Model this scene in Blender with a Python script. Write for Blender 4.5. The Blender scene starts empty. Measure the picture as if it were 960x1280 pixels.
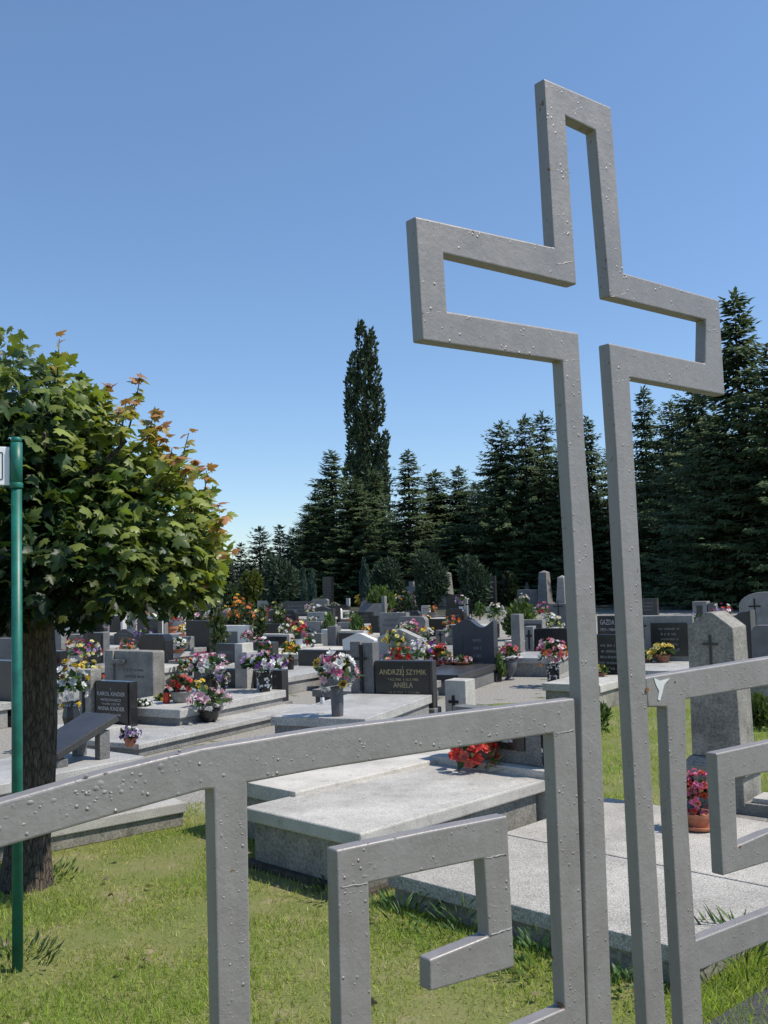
import bpy, math, random
import numpy as np
from mathutils import Matrix, Vector
R = math.radians
PI = math.pi
random.seed(7)
rng = np.random.default_rng(11)
sc = bpy.context.scene
C = sc.collection

# ------------------------------------------------------------------ camera
F, EYE = 1218.0, 1.6
CAM = Matrix.Rotation(R(94.0), 4, 'X') @ Matrix.Rotation(R(-1.7), 4, 'Z')
cam_d = bpy.data.cameras.new('camera')
cam = bpy.data.objects.new('camera', cam_d)
C.objects.link(cam)
cam.matrix_world = Matrix.Translation((0, 0, EYE)) @ CAM
cam_d.sensor_fit = 'HORIZONTAL'
cam_d.sensor_width = 36.0
cam_d.lens = 36.0 * F / 960.0
cam_d.clip_start = 0.05
cam_d.clip_end = 2000
sc.camera = cam
EYEV = Vector((0, 0, EYE))
CAM3 = CAM.to_3x3()

def ray(x, y):
    return CAM3 @ Vector(((x - 480) / F, -(y - 640) / F, -1.0))

def at_z(x, y, z=0.0):
    d = ray(x, y)
    return EYEV + d * ((z - EYE) / d.z)

def at_y(x, y, Y):
    d = ray(x, y)
    return EYEV + d * (Y / d.y)

# ------------------------------------------------------------------ world
sc.view_settings.view_transform = 'Standard'
sc.view_settings.look = 'None'
sc.view_settings.exposure = 0
SUN_AZ = Vector((1.0, -0.12)).normalized().normalized()
SUN_EL = R(55)
w = bpy.data.worlds.new('World')
sc.world = w
w.use_nodes = True
nt = w.node_tree
bg = nt.nodes['Background']
sky = nt.nodes.new('ShaderNodeTexSky')
sky.sky_type = 'NISHITA'
sky.sun_disc = False
sky.sun_elevation = SUN_EL
sky.sun_rotation = math.atan2(SUN_AZ.x, SUN_AZ.y)
sky.altitude = 300
sky.air_density = 1.0
sky.dust_density = 0.0
sky.ozone_density = 1.5
tc = nt.nodes.new('ShaderNodeMix')
tc.data_type = 'RGBA'
tc.blend_type = 'MULTIPLY'
tc.inputs[0].default_value = 1.0
gc = nt.nodes.new('ShaderNodeTexCoord')
gs = nt.nodes.new('ShaderNodeSeparateXYZ')
gr = nt.nodes.new('ShaderNodeValToRGB')
gr.color_ramp.elements[0].position, gr.color_ramp.elements[0].color = 0.0, (0.76, 0.86, 1.02, 1)
gr.color_ramp.elements[1].position, gr.color_ramp.elements[1].color = 0.5, (1.04, 1.16, 1.24, 1)
nt.links.new(gc.outputs['Generated'], gs.inputs[0])
nt.links.new(gs.outputs['Z'], gr.inputs[0])
nt.links.new(gr.outputs[0], tc.inputs[7])
nt.links.new(sky.outputs[0], tc.inputs[6])
nt.links.new(tc.outputs[2], bg.inputs[0])
bg.inputs[1].default_value = 0.138
sd = bpy.data.lights.new('sun', 'SUN')
sd.energy = 5.0
sd.angle = R(0.53)
sd.color = (1.0, 0.94, 0.84)
so = bpy.data.objects.new('sun', sd)
C.objects.link(so)
sv = Vector((SUN_AZ.x * math.cos(SUN_EL), SUN_AZ.y * math.cos(SUN_EL), math.sin(SUN_EL)))
so.rotation_euler = sv.to_track_quat('Z', 'Y').to_euler()

# ------------------------------------------------------------------ materials
def new_mat(name):
    m = bpy.data.materials.new(name)
    m.use_nodes = True
    n = m.node_tree.nodes
    return m, n, m.node_tree.links, n['Principled BSDF']

def ramp(n, stops):
    r = n.new('ShaderNodeValToRGB')
    e = r.color_ramp.elements
    e[0].position, e[0].color = stops[0][0], (*stops[0][1], 1)
    e[1].position, e[1].color = stops[-1][0], (*stops[-1][1], 1)
    for p, c in stops[1:-1]:
        k = e.new(p)
        k.color = (*c, 1)
    return r

def noise(n, l, vec, scale, detail=4, rough=0.6):
    t = n.new('ShaderNodeTexNoise')
    t.inputs['Scale'].default_value = scale
    t.inputs['Detail'].default_value = detail
    t.inputs['Roughness'].default_value = rough
    if vec is not None:
        l.new(vec, t.inputs['Vector'])
    return t

def coord(n, which='Object'):
    return n.new('ShaderNodeTexCoord').outputs[which]

def mixc(n, l, fac, a, b, mode='MIX'):
    m = n.new('ShaderNodeMix')
    m.data_type = 'RGBA'
    m.blend_type = mode
    for s, v in ((m.inputs[0], fac), (m.inputs[6], a), (m.inputs[7], b)):
        if isinstance(v, (int, float)):
            s.default_value = v
        elif isinstance(v, tuple):
            s.default_value = (*v, 1)
        else:
            l.new(v, s)
    return m.outputs[2]

def bump(n, l, b, h, strength, dist=0.01):
    k = n.new('ShaderNodeBump')
    k.inputs['Strength'].default_value = strength
    k.inputs['Distance'].default_value = dist
    l.new(h, k.inputs['Height'])
    l.new(k.outputs[0], b.inputs['Normal'])
    return k

def stone(name, col, speck=0.35, scale=140, rough=0.6, stain=0.35, grain=0.15):
    m, n, l, b = new_mat(name)
    v = coord(n)
    s1 = noise(n, l, v, scale, 2, 0.7)
    lo = tuple(c * (1 - speck) for c in col)
    hi = tuple(min(0.9, c * (1 + speck)) for c in col)
    r1 = ramp(n, [(0.36, lo), (0.5, col), (0.66, hi)])
    l.new(s1.outputs[0], r1.inputs[0])
    s2 = noise(n, l, v, 2.3, 5, 0.65)
    r2 = ramp(n, [(0.36, (1 - stain,) * 3), (0.66, (1, 1, 1))])
    l.new(s2.outputs[0], r2.inputs[0])
    c = mixc(n, l, 1.0, r1.outputs[0], r2.outputs[0], 'MULTIPLY')
    s3 = noise(n, l, v, 11, 7, 0.7)
    r4 = ramp(n, [(0.55, (1, 1, 1)), (0.66, (0.70, 0.69, 0.66))])
    l.new(s3.outputs[0], r4.inputs[0])
    c = mixc(n, l, min(1.0, stain * 2), c, mixc(n, l, 1.0, c, r4.outputs[0], 'MULTIPLY'))
    oi = n.new('ShaderNodeObjectInfo')
    r3 = ramp(n, [(0, (0.92, 0.90, 0.87)), (1, (1.14, 1.10, 1.03))])
    l.new(oi.outputs['Random'], r3.inputs[0])
    c = mixc(n, l, 1.0, c, r3.outputs[0], 'MULTIPLY')
    l.new(c, b.inputs['Base Color'])
    b.inputs['Roughness'].default_value = rough
    bump(n, l, b, s1.outputs[0], grain, 0.004)
    return m

M = {}
M['black'] = stone('polished_black_granite', (0.022, 0.023, 0.026), 0.5, 160, 0.22, 0.3, 0.02)
M['dark'] = stone('dark_granite', (0.05, 0.05, 0.053), 0.45, 150, 0.35, 0.35, 0.05)
M['navy'] = stone('bluish_granite', (0.045, 0.05, 0.068), 0.4, 120, 0.35, 0.3, 0.05)
M['grey'] = stone('grey_terrazzo', (0.17, 0.172, 0.175), 0.5, 130, 0.7, 0.35, 0.25)
M['mid'] = stone('mid_grey_terrazzo', (0.27, 0.27, 0.265), 0.5, 130, 0.7, 0.4, 0.25)
M['pale'] = stone('pale_terrazzo', (0.54, 0.525, 0.495), 0.28, 150, 0.8, 0.36, 0.3)
M['terrazzo'] = stone('washed_pebble_terrazzo', (0.44, 0.425, 0.395), 0.45, 130, 0.85, 0.32, 0.4)
M['lightgrey'] = stone('light_grey_terrazzo', (0.43, 0.43, 0.425), 0.5, 150, 0.55, 0.3, 0.2)
M['white'] = stone('white_marble', (0.74, 0.735, 0.72), 0.12, 60, 0.5, 0.18, 0.1)
M['concrete'] = stone('weathered_concrete', (0.31, 0.295, 0.265), 0.3, 60, 0.85, 0.55, 0.3)
M['sand'] = stone('grey_sandstone', (0.30, 0.29, 0.27), 0.28, 70, 0.85, 0.5, 0.3)
M['brown'] = stone('brown_dark_stone', (0.045, 0.038, 0.03), 0.5, 80, 0.5, 0.4, 0.1)

def plain(name, col, rough=0.5, metal=0.0, var=0.25, scale=30, bmp=0.1):
    m, n, l, b = new_mat(name)
    v = coord(n)
    s = noise(n, l, v, scale, 4)
    r = ramp(n, [(0.3, tuple(c * (1 - var) for c in col)), (0.7, tuple(min(0.95, c * (1 + var)) for c in col))])
    l.new(s.outputs[0], r.inputs[0])
    l.new(r.outputs[0], b.inputs['Base Color'])
    b.inputs['Roughness'].default_value = rough
    b.inputs['Metallic'].default_value = metal
    if bmp:
        bump(n, l, b, s.outputs[0], bmp, 0.004)
    return m

M['terracotta'] = plain('terracotta', (0.42, 0.16, 0.085), 0.75, 0, 0.2, 18)
M['gold'] = plain('faded_gold_lettering', (0.40, 0.33, 0.17), 0.5, 0.2, 0.15, 60, 0)
M['silver'] = plain('silver_lettering', (0.42, 0.42, 0.42), 0.5, 0.1, 0.15, 60, 0)
M['dimtext'] = plain('worn_lettering', (0.13, 0.13, 0.13), 0.7, 0, 0.2, 60, 0)
M['iron'] = plain('black_iron', (0.012, 0.012, 0.013), 0.5, 0.3, 0.3, 40)
M['green_paint'] = plain('green_enamel', (0.008, 0.125, 0.092), 0.45, 0, 0.3, 14, 0.08)
M['white_paint'] = plain('white_enamel', (0.80, 0.80, 0.80), 0.35, 0, 0.03, 8, 0)
M['black_paint'] = plain('black_enamel', (0.02, 0.02, 0.022), 0.4, 0, 0.1, 8, 0)
M['dark_vase'] = plain('dark_glazed_vase', (0.018, 0.016, 0.015), 0.25, 0, 0.3, 20, 0)
M['grey_vase'] = plain('grey_stone_vase', (0.10, 0.10, 0.11), 0.5, 0, 0.3, 60)
M['white_vase'] = plain('white_vase', (0.62, 0.62, 0.62), 0.45, 0, 0.08, 30, 0)
M['copper'] = plain('copper_pot', (0.22, 0.10, 0.06), 0.5, 0.4, 0.3, 30)
M['red_plastic'] = plain('red_candle_glass', (0.62, 0.05, 0.025), 0.25, 0, 0.1, 20, 0)
M['rust'] = plain('rust', (0.20, 0.09, 0.04), 0.9, 0, 0.5, 60, 0.4)
M['twig'] = plain('twig_bark', (0.07, 0.055, 0.035), 0.9, 0, 0.4, 40, 0.3)
M['soil'] = plain('dark_soil', (0.06, 0.048, 0.035), 0.95, 0, 0.5, 25, 0.5)

def mosaic():
    m, n, l, b = new_mat('black_white_mosaic')
    v = coord(n)
    t = n.new('ShaderNodeTexVoronoi')
    t.inputs['Scale'].default_value = 32
    l.new(v, t.inputs['Vector'])
    r = ramp(n, [(0.0, (0.7, 0.7, 0.68)), (0.42, (0.6, 0.6, 0.58)), (0.5, (0.02, 0.02, 0.02)), (1, (0.015, 0.015, 0.015))])
    r.color_ramp.interpolation = 'CONSTANT'
    r2 = ramp(n, [(0.52, (1, 1, 1)), (0.56, (0.03, 0.03, 0.03))])
    l.new(t.outputs['Color'], r2.inputs[0])
    l.new(t.outputs['Distance'], r.inputs[0])
    c = mixc(n, l, 1.0, r.outputs[0], r2.outputs[0], 'MULTIPLY')
    l.new(c, b.inputs['Base Color'])
    b.inputs['Roughness'].default_value = 0.3
    return m
M['mosaic'] = mosaic()

def gate_paint():
    m, n, l, b = new_mat('silver_grey_gate_paint')
    v = coord(n)
    s = noise(n, l, v, 9, 6, 0.65)
    r = ramp(n, [(0.25, (0.245, 0.226, 0.218)), (0.55, (0.28, 0.26, 0.252)), (0.85, (0.305, 0.285, 0.277))])
    l.new(s.outputs[0], r.inputs[0])
    # streaks
    mp = n.new('ShaderNodeMapping')
    mp.inputs['Scale'].default_value = (40, 40, 6)
    l.new(v, mp.inputs[0])
    st = noise(n, l, mp.outputs[0], 1.0, 4, 0.6)
    r2 = ramp(n, [(0.35, (0.93, 0.93, 0.93)), (0.6, (1, 1, 1))])
    l.new(st.outputs[0], r2.inputs[0])
    c = mixc(n, l, 1.0, r.outputs[0], r2.outputs[0], 'MULTIPLY')
    # rust freckles
    rs = noise(n, l, v, 34, 3, 0.5)
    rr = ramp(n, [(0.72, (0, 0, 0)), (0.76, (1, 1, 1))])
    l.new(rs.outputs[0], rr.inputs[0])
    c = mixc(n, l, rr.outputs[0], c, (0.15, 0.09, 0.05))
    l.new(c, b.inputs['Base Color'])
    b.inputs['Metallic'].default_value = 0.25
    rn = ramp(n, [(0.3, (0.44,) * 3), (0.7, (0.58,) * 3)])
    l.new(s.outputs[0], rn.inputs[0])
    l.new(rn.outputs[0], b.inputs['Roughness'])
    # orange-peel + paint blisters
    n1 = noise(n, l, v, 130, 3, 0.6)
    n2 = noise(n, l, v, 40, 3, 0.5)
    vo = n.new('ShaderNodeTexVoronoi')
    vo.inputs['Scale'].default_value = 75
    vo.inputs['Randomness'].default_value = 1
    l.new(v, vo.inputs['Vector'])
    vr = ramp(n, [(0.0, (1, 1, 1)), (0.26, (0, 0, 0))])
    l.new(vo.outputs['Distance'], vr.inputs[0])
    msk = noise(n, l, v, 22, 3, 0.6)
    mr = ramp(n, [(0.5, (0, 0, 0)), (0.62, (1, 1, 1))])
    l.new(msk.outputs[0], mr.inputs[0])
    bl = mixc(n, l, 1.0, vr.outputs[0], mr.outputs[0], 'MULTIPLY')
    k1 = n.new('ShaderNodeBump'); k1.inputs['Strength'].default_value = 0.22; k1.inputs['Distance'].default_value = 0.003
    l.new(n1.outputs[0], k1.inputs['Height'])
    k2 = n.new('ShaderNodeBump'); k2.inputs['Strength'].default_value = 0.22; k2.inputs['Distance'].default_value = 0.006
    l.new(n2.outputs[0], k2.inputs['Height']); l.new(k1.outputs[0], k2.inputs['Normal'])
    k3 = n.new('ShaderNodeBump'); k3.inputs['Strength'].default_value = 0.8; k3.inputs['Distance'].default_value = 0.0035
    l.new(bl, k3.inputs['Height']); l.new(k2.outputs[0], k3.inputs['Normal'])
    l.new(k3.outputs[0], b.inputs['Normal'])
    return m
M['gate'] = gate_paint()

def leaf_mat(name, trans=0.3, rough=0.5, spec=0.3):
    m, n, l, b = new_mat(name)
    a = n.new('ShaderNodeAttribute')
    a.attribute_name = 'Col'
    l.new(a.outputs['Color'], b.inputs['Base Color'])
    b.inputs['Roughness'].default_value = rough
    b.inputs['Specular IOR Level'].default_value = spec
    t = n.new('ShaderNodeBsdfTranslucent')
    g = mixc(n, l, 1.0, a.outputs['Color'], (1.5, 1.6, 0.7), 'MULTIPLY')
    l.new(g, t.inputs['Color'])
    mx = n.new('ShaderNodeMixShader')
    mx.inputs[0].default_value = trans
    l.new(b.outputs[0], mx.inputs[1])
    l.new(t.outputs[0], mx.inputs[2])
    l.new(mx.outputs[0], n['Material Output'].inputs[0])
    return m
M['leaf'] = leaf_mat('broad_leaf', 0.3, 0.45, 0.35)
M['needle'] = leaf_mat('conifer_needle', 0.12, 0.6, 0.2)
M['grass'] = leaf_mat('grass_blade', 0.42, 0.5, 0.3)

def petal():
    m, n, l, b = new_mat('petal')
    a = n.new('ShaderNodeAttribute')
    a.attribute_name = 'Col'
    l.new(a.outputs['Color'], b.inputs['Base Color'])
    b.inputs['Roughness'].default_value = 0.6
    t = n.new('ShaderNodeBsdfTranslucent')
    l.new(a.outputs['Color'], t.inputs['Color'])
    mx = n.new('ShaderNodeMixShader')
    mx.inputs[0].default_value = 0.25
    l.new(b.outputs[0], mx.inputs[1])
    l.new(t.outputs[0], mx.inputs[2])
    l.new(mx.outputs[0], n['Material Output'].inputs[0])
    return m
M['petal'] = petal()

def bark():
    m, n, l, b = new_mat('rough_bark')
    v = coord(n)
    mp = n.new('ShaderNodeMapping')
    mp.inputs['Scale'].default_value = (48, 48, 13)
    l.new(v, mp.inputs[0])
    s = noise(n, l, mp.outputs[0], 1.0, 6, 0.65)
    vo = n.new('ShaderNodeTexVoronoi')
    vo.feature = 'DISTANCE_TO_EDGE'
    vo.inputs['Scale'].default_value = 1.1
    l.new(mp.outputs[0], vo.inputs['Vector'])
    r = ramp(n, [(0.3, (0.03, 0.023, 0.018)), (0.55, (0.105, 0.08, 0.058)), (0.8, (0.20, 0.16, 0.12))])
    l.new(s.outputs[0], r.inputs[0])
    rv = ramp(n, [(0.0, (0.5, 0.5, 0.5)), (0.12, (1, 1, 1))])
    l.new(vo.outputs['Distance'], rv.inputs[0])
    c = mixc(n, l, 1.0, r.outputs[0], rv.outputs[0], 'MULTIPLY')
    l.new(c, b.inputs['Base Color'])
    b.inputs['Roughness'].default_value = 0.95
    k1 = n.new('ShaderNodeBump'); k1.inputs['Strength'].default_value = 0.9; k1.inputs['Distance'].default_value = 0.015
    l.new(rv.outputs[0], k1.inputs['Height'])
    k2 = n.new('ShaderNodeBump'); k2.inputs['Strength'].default_value = 0.8; k2.inputs['Distance'].default_value = 0.02
    l.new(s.outputs[0], k2.inputs['Height']); l.new(k1.outputs[0], k2.inputs['Normal'])
    l.new(k2.outputs[0], b.inputs['Normal'])
    return m
M['bark'] = bark()

def ground_mat():
    m, n, l, b = new_mat('cemetery_ground')
    v = coord(n)
    s = noise(n, l, v, 1.3, 6, 0.65)
    fine = noise(n, l, v, 38, 4, 0.7)
    grassc = ramp(n, [(0.3, (0.045, 0.058, 0.016)), (0.5, (0.075, 0.098, 0.022)), (0.7, (0.13, 0.12, 0.05))])
    l.new(fine.outputs[0], grassc.inputs[0])
    gravel = ramp(n, [(0.3, (0.16, 0.148, 0.125)), (0.5, (0.28, 0.262, 0.23)), (0.7, (0.42, 0.40, 0.36))])
    l.new(fine.outputs[0], gravel.inputs[0])
    mk = ramp(n, [(0.36, (0, 0, 0)), (0.42, (1, 1, 1))])
    l.new(s.outputs[0], mk.inputs[0])
    c = mixc(n, l, mk.outputs[0], grassc.outputs[0], gravel.outputs[0])
    # the lawn by the gate is grass and thatch only; the ground turns dark greenish under the far trees
    sep = n.new('ShaderNodeSeparateXYZ')
    l.new(v, sep.inputs[0])
    near = n.new('ShaderNodeMapRange')
    near.inputs[1].default_value = 6.9; near.inputs[2].default_value = 7.3
    l.new(sep.outputs[1], near.inputs[0])
    p2 = noise(n, l, v, 2.6, 5, 0.7)
    thatch = ramp(n, [(0.40, (0.16, 0.19, 0.04)), (0.56, (0.22, 0.215, 0.07)), (0.66, (0.32, 0.26, 0.15))])
    l.new(p2.outputs[0], thatch.inputs[0])
    lawn = mixc(n, l, 0.25, thatch.outputs[0], grassc.outputs[0])
    ex = n.new('ShaderNodeMath'); ex.operation = 'GREATER_THAN'; ex.inputs[1].default_value = 1.3
    l.new(sep.outputs[0], ex.inputs[0])
    ey = n.new('ShaderNodeMath'); ey.operation = 'LESS_THAN'; ey.inputs[1].default_value = 12.5
    l.new(sep.outputs[1], ey.inputs[0])
    ea = n.new('ShaderNodeMath'); ea.operation = 'MULTIPLY'
    l.new(ex.outputs[0], ea.inputs[0]); l.new(ey.outputs[0], ea.inputs[1])
    eb = n.new('ShaderNodeMath'); eb.operation = 'SUBTRACT'; eb.use_clamp = True
    l.new(near.outputs[0], eb.inputs[0]); l.new(ea.outputs[0], eb.inputs[1])
    c = mixc(n, l, eb.outputs[0], lawn, c)
    far = n.new('ShaderNodeMapRange')
    far.inputs[1].default_value = 36; far.inputs[2].default_value = 46
    l.new(sep.outputs[1], far.inputs[0])
    c = mixc(n, l, far.outputs[0], c, (0.035, 0.038, 0.018))
    l.new(c, b.inputs['Base Color'])
    b.inputs['Roughness'].default_value = 0.95
    bump(n, l, b, fine.outputs[0], 0.7, 0.02)
    return m
M['ground'] = ground_mat()

def asphalt():
    m, n, l, b = new_mat('asphalt')
    v = coord(n)
    s = noise(n, l, v, 180, 3, 0.7)
    r = ramp(n, [(0.3, (0.035, 0.035, 0.04)), (0.7, (0.085, 0.083, 0.09))])
    l.new(s.outputs[0], r.inputs[0])
    l.new(r.outputs[0], b.inputs['Base Color'])
    b.inputs['Roughness'].default_value = 0.9
    bump(n, l, b, s.outputs[0], 0.5, 0.01)
    return m
M['asphalt'] = asphalt()

# ------------------------------------------------------------------ mesh helpers
class MB:
    def __init__(s):
        s.v, s.f = [], []
    def add(s, vs, fs, mt=None):
        o = len(s.v)
        for p in vs:
            p = Vector(p)
            s.v.append(tuple(mt @ p) if mt is not None else tuple(p))
        s.f += [tuple(i + o for i in f) for f in fs]
        return s
    def box(s, c, d, mt=None):
        x, y, z = c
        a, b_, h = d[0] / 2, d[1] / 2, d[2] / 2
        vs = [(x + i * a, y + j * b_, z + k * h) for k in (-1, 1) for j in (-1, 1) for i in (-1, 1)]
        return s.add(vs, [(0, 2, 3, 1), (4, 5, 7, 6), (0, 1, 5, 4), (2, 6, 7, 3), (0, 4, 6, 2), (1, 3, 7, 5)], mt)
    def prism(s, pts, y0, y1, mt=None):
        """polygon in x,z extruded along y (front face at y0)"""
        n = len(pts)
        vs = [(p[0], y0, p[1]) for p in pts] + [(p[0], y1, p[1]) for p in pts]
        fs = [tuple(range(n)), tuple(range(2 * n - 1, n - 1, -1))]
        for i in range(n):
            j = (i + 1) % n
            fs.append((i, i + n, j + n, j))
        return s.add(vs, fs, mt)
    def lathe(s, prof, seg=18, mt=None, rot=0.0):
        vs, fs = [], []
        for r, z in prof:
            for k in range(seg):
                a = rot + 2 * PI * k / seg
                vs.append((r * math.cos(a), r * math.sin(a), z))
        for i in range(len(prof) - 1):
            for k in range(seg):
                j = (k + 1) % seg
                fs.append((i * seg + k, i * seg + j, (i + 1) * seg + j, (i + 1) * seg + k))
        fs.append(tuple(range(seg - 1, -1, -1)))
        fs.append(tuple((len(prof) - 1) * seg + k for k in range(seg)))
        return s.add(vs, fs, mt)
    def tube(s, pts, rad, seg=8):
        pts = [Vector(p) for p in pts]
        vs, fs = [], []
        for i, p in enumerate(pts):
            d = (pts[min(i + 1, len(pts) - 1)] - pts[max(i - 1, 0)]).normalized()
            ref = Vector((1, 0, 0)) if abs((pts[-1] - pts[0]).normalized().x) < 0.8 else Vector((0, 1, 0))
            yy = d.cross(ref).normalized()
            xx = yy.cross(d)
            r = rad[i] if isinstance(rad, (list, tuple)) else rad
            for k in range(seg):
                a = 2 * PI * k / seg
                vs.append(p + xx * (r * math.cos(a)) + yy * (r * math.sin(a)))
        for i in range(len(pts) - 1):
            for k in range(seg):
                j = (k + 1) % seg
                fs.append((i * seg + k, i * seg + j, (i + 1) * seg + j, (i + 1) * seg + k))
        fs.append(tuple(range(seg - 1, -1, -1)))
        fs.append(tuple((len(pts) - 1) * seg + k for k in range(seg)))
        return s.add(vs, fs)
    def frustum(s, c, a, b_, z0, z1):
        x, y = c
        vs = [(x + i * a[0] / 2, y + j * a[1] / 2, z0) for j in (-1, 1) for i in (-1, 1)]
        vs += [(x + i * b_[0] / 2, y + j * b_[1] / 2, z1) for j in (-1, 1) for i in (-1, 1)]
        return s.add(vs, [(0, 2, 3, 1), (4, 5, 7, 6), (0, 1, 5, 4), (2, 6, 7, 3), (0, 4, 6, 2), (1, 3, 7, 5)])
    def mesh(s, name, smooth=False):
        me = bpy.data.meshes.new(name)
        me.from_pydata(s.v, [], s.f)
        me.validate()
        if smooth:
            me.polygons.foreach_set('use_smooth', [True] * len(me.polygons))
        me.update()
        return me
    def build(s, name, mat, parent=None, bevel=0.0, smooth=False, seg=2):
        return link(name, s.mesh(name, smooth), mat, parent, bevel, seg)

def link(name, me, mat, parent=None, bevel=0.0, seg=2):
    o = bpy.data.objects.new(name, me)
    C.objects.link(o)
    if mat is not None and not me.materials:
        me.materials.append(mat)
    if parent is not None:
        o.parent = parent
    if bevel:
        md = o.modifiers.new('bevel', 'BEVEL')
        md.width = bevel
        md.segments = seg
        md.limit_method = 'ANGLE'
        md.angle_limit = R(35)
        md.harden_normals = False
    return o

def tag(o, label, cat, group=None, kind='thing'):
    o['label'] = label
    o['category'] = cat
    o['kind'] = kind
    if group:
        o['group'] = group
    return o

def thing(name, label, cat, loc=(0, 0, 0), rz=0.0, group=None):
    o = bpy.data.objects.new(name, None)
    o.empty_display_size = 0.1
    C.objects.link(o)
    o.location = loc
    o.rotation_euler = (0, 0, rz)
    return tag(o, label, cat, group)

def struct(o, kind='structure'):
    o['kind'] = kind
    return o

def np_mesh(name, verts, tris, cols):
    me = bpy.data.meshes.new(name)
    nv, nf = len(verts), len(tris)
    me.vertices.add(nv)
    me.vertices.foreach_set('co', np.asarray(verts, dtype=np.float32).ravel())
    me.loops.add(nf * 3)
    me.loops.foreach_set('vertex_index', np.asarray(tris, dtype=np.int32).ravel())
    me.polygons.add(nf)
    me.polygons.foreach_set('loop_start', np.arange(nf, dtype=np.int32) * 3)
    me.update(calc_edges=True)
    a = me.attributes.new('Col', 'FLOAT_COLOR', 'POINT')
    c = np.ones((nv, 4), dtype=np.float32)
    c[:, :3] = cols
    a.data.foreach_set('color', c.ravel())
    return me

def norm(a):
    return a / np.maximum(np.linalg.norm(a, axis=1, keepdims=True), 1e-9)

def scatter(name, tv, tf, pos, axis, normal, scale, cols, tint=None):
    """copies of a small leaf template: +Y of the template along axis, +Z towards normal"""
    tv = np.asarray(tv, float)
    tf = np.asarray(tf, int)
    Y = norm(axis)
    Z = normal - (normal * Y).sum(1, keepdims=True) * Y
    Z = norm(Z)
    X = np.cross(Y, Z)
    sc_ = np.asarray(scale)
    if sc_.ndim == 1:
        sc_ = np.stack([sc_, sc_, sc_], 1)
    n, k = len(pos), len(tv)
    V = (pos[:, None, :] + X[:, None, :] * (tv[None, :, 0:1] * sc_[:, None, 0:1]) + Y[:, None, :] * (tv[None, :, 1:2] * sc_[:, None, 1:2])
         + Z[:, None, :] * (tv[None, :, 2:3] * sc_[:, None, 2:3]))
    T = (tf[None] + (np.arange(n) * k)[:, None, None]).reshape(-1, 3)
    cc = np.repeat(np.asarray(cols)[:, None, :], k, 1)
    if tint is not None:
        cc = cc * np.asarray(tint, float).reshape(1, k, -1)
    return V.reshape(-1, 3), T, np.clip(cc.reshape(-1, 3), 0, 1)

def join_np(parts):
    vs, ts, cs, o = [], [], [], 0
    for v, t, c in parts:
        vs.append(v); ts.append(t + o); cs.append(c)
        o += len(v)
    return np.concatenate(vs), np.concatenate(ts), np.concatenate(cs)

def rand_dir(n):
    return norm(rng.normal(size=(n, 3)))

LEAF_V = [(0, 0, 0), (0.32, 0.5, -0.06), (0, 0.45, 0.04), (-0.32, 0.5, -0.06), (0, 1, -0.1)]
LEAF_F = [(0, 1, 2), (0, 2, 3), (1, 4, 2), (2, 4, 3)]
SPRAY_V = [(0, 0, 0), (0.5, 0.45, -0.1), (0, 1, -0.22), (-0.5, 0.45, -0.1), (0, 0.5, 0.05)]
SPRAY_F = [(0, 1, 4), (1, 2, 4), (2, 3, 4), (3, 0, 4)]
half = [(0.30, -0.10), (0.27, 0.06), (0.60, 0.20), (0.42, 0.30), (0.50, 0.60), (0.24, 0.50), (0.20, 0.74)]
MAPLE_P = [(0, 0.0)] + half + [(0, 1.02)] + [(-x, y) for x, y in reversed(half)]
MAPLE_V = [(x, y, -0.30 * abs(x) - 0.16 * y * y) for x, y in MAPLE_P] + [(0, 0.33, 0.03)]
MAPLE_F = [(i, (i + 1) % len(MAPLE_P), len(MAPLE_P)) for i in range(len(MAPLE_P))]
ROSE_V, ROSE_F, ROSE_T = [(0, 0, 0.0)], [], [0.6]
for ring, (rr, zz, ph) in enumerate([(0.5, 0.12, 0), (0.3, 0.3, 0.5)]):
    for k in range(6):
        a = 2 * PI * (k + ph) / 6
        o = len(ROSE_V)
        for da, q, dz, t in ((-0.5, 0.8, 0, 0.8), (0, 1.1, 0.1, 1.05), (0.5, 0.8, 0, 0.8)):
            ROSE_V.append((rr * q * math.cos(a + da), rr * q * math.sin(a + da), zz + dz))
            ROSE_T.append(t)
        ROSE_F += [(0, o, o + 1), (0, o + 1, o + 2)]

# ------------------------------------------------------------------ ground
me = MB().add([(-400, -60, 0), (400, -60, 0), (400, 900, 0), (-400, 900, 0)], [(0, 1, 2, 3)]).mesh('ground')
struct(link('ground', me, M['ground']))

# ------------------------------------------------------------------ the gate
GK = 2700.0
def _gpt(px):
    Y = GK / (2031.0 - px)
    return Vector(((px - 480) / F * Y, Y, 0))
G0, G1 = _gpt(285), _gpt(960)
GD = (G1 - G0).normalized()
GN = Vector((GD.y, -GD.x, 0))
GBASE = G0 + GD * 0.6
def gp(x, y):
    d = ray(x, y)
    t = (GBASE - EYEV).dot(GN) / d.dot(GN)
    p = EYEV + d * t
    return ((p - GBASE).dot(GD), p.z)
def down(a, b, z=0.04):
    """carry the line a->b on to height z"""
    t = (z - a[1]) / (b[1] - a[1])
    return (a[0] + (b[0] - a[0]) * t, z)
gate = thing('metal_gate', 'silver grey painted metal gate with a tall outlined cross and square spirals', 'gate',
             GBASE, math.atan2(GD.y, GD.x))
L = lambda *a: [gp(*p) for p in a]
GB = 0.004
TH = 0.031
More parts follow.
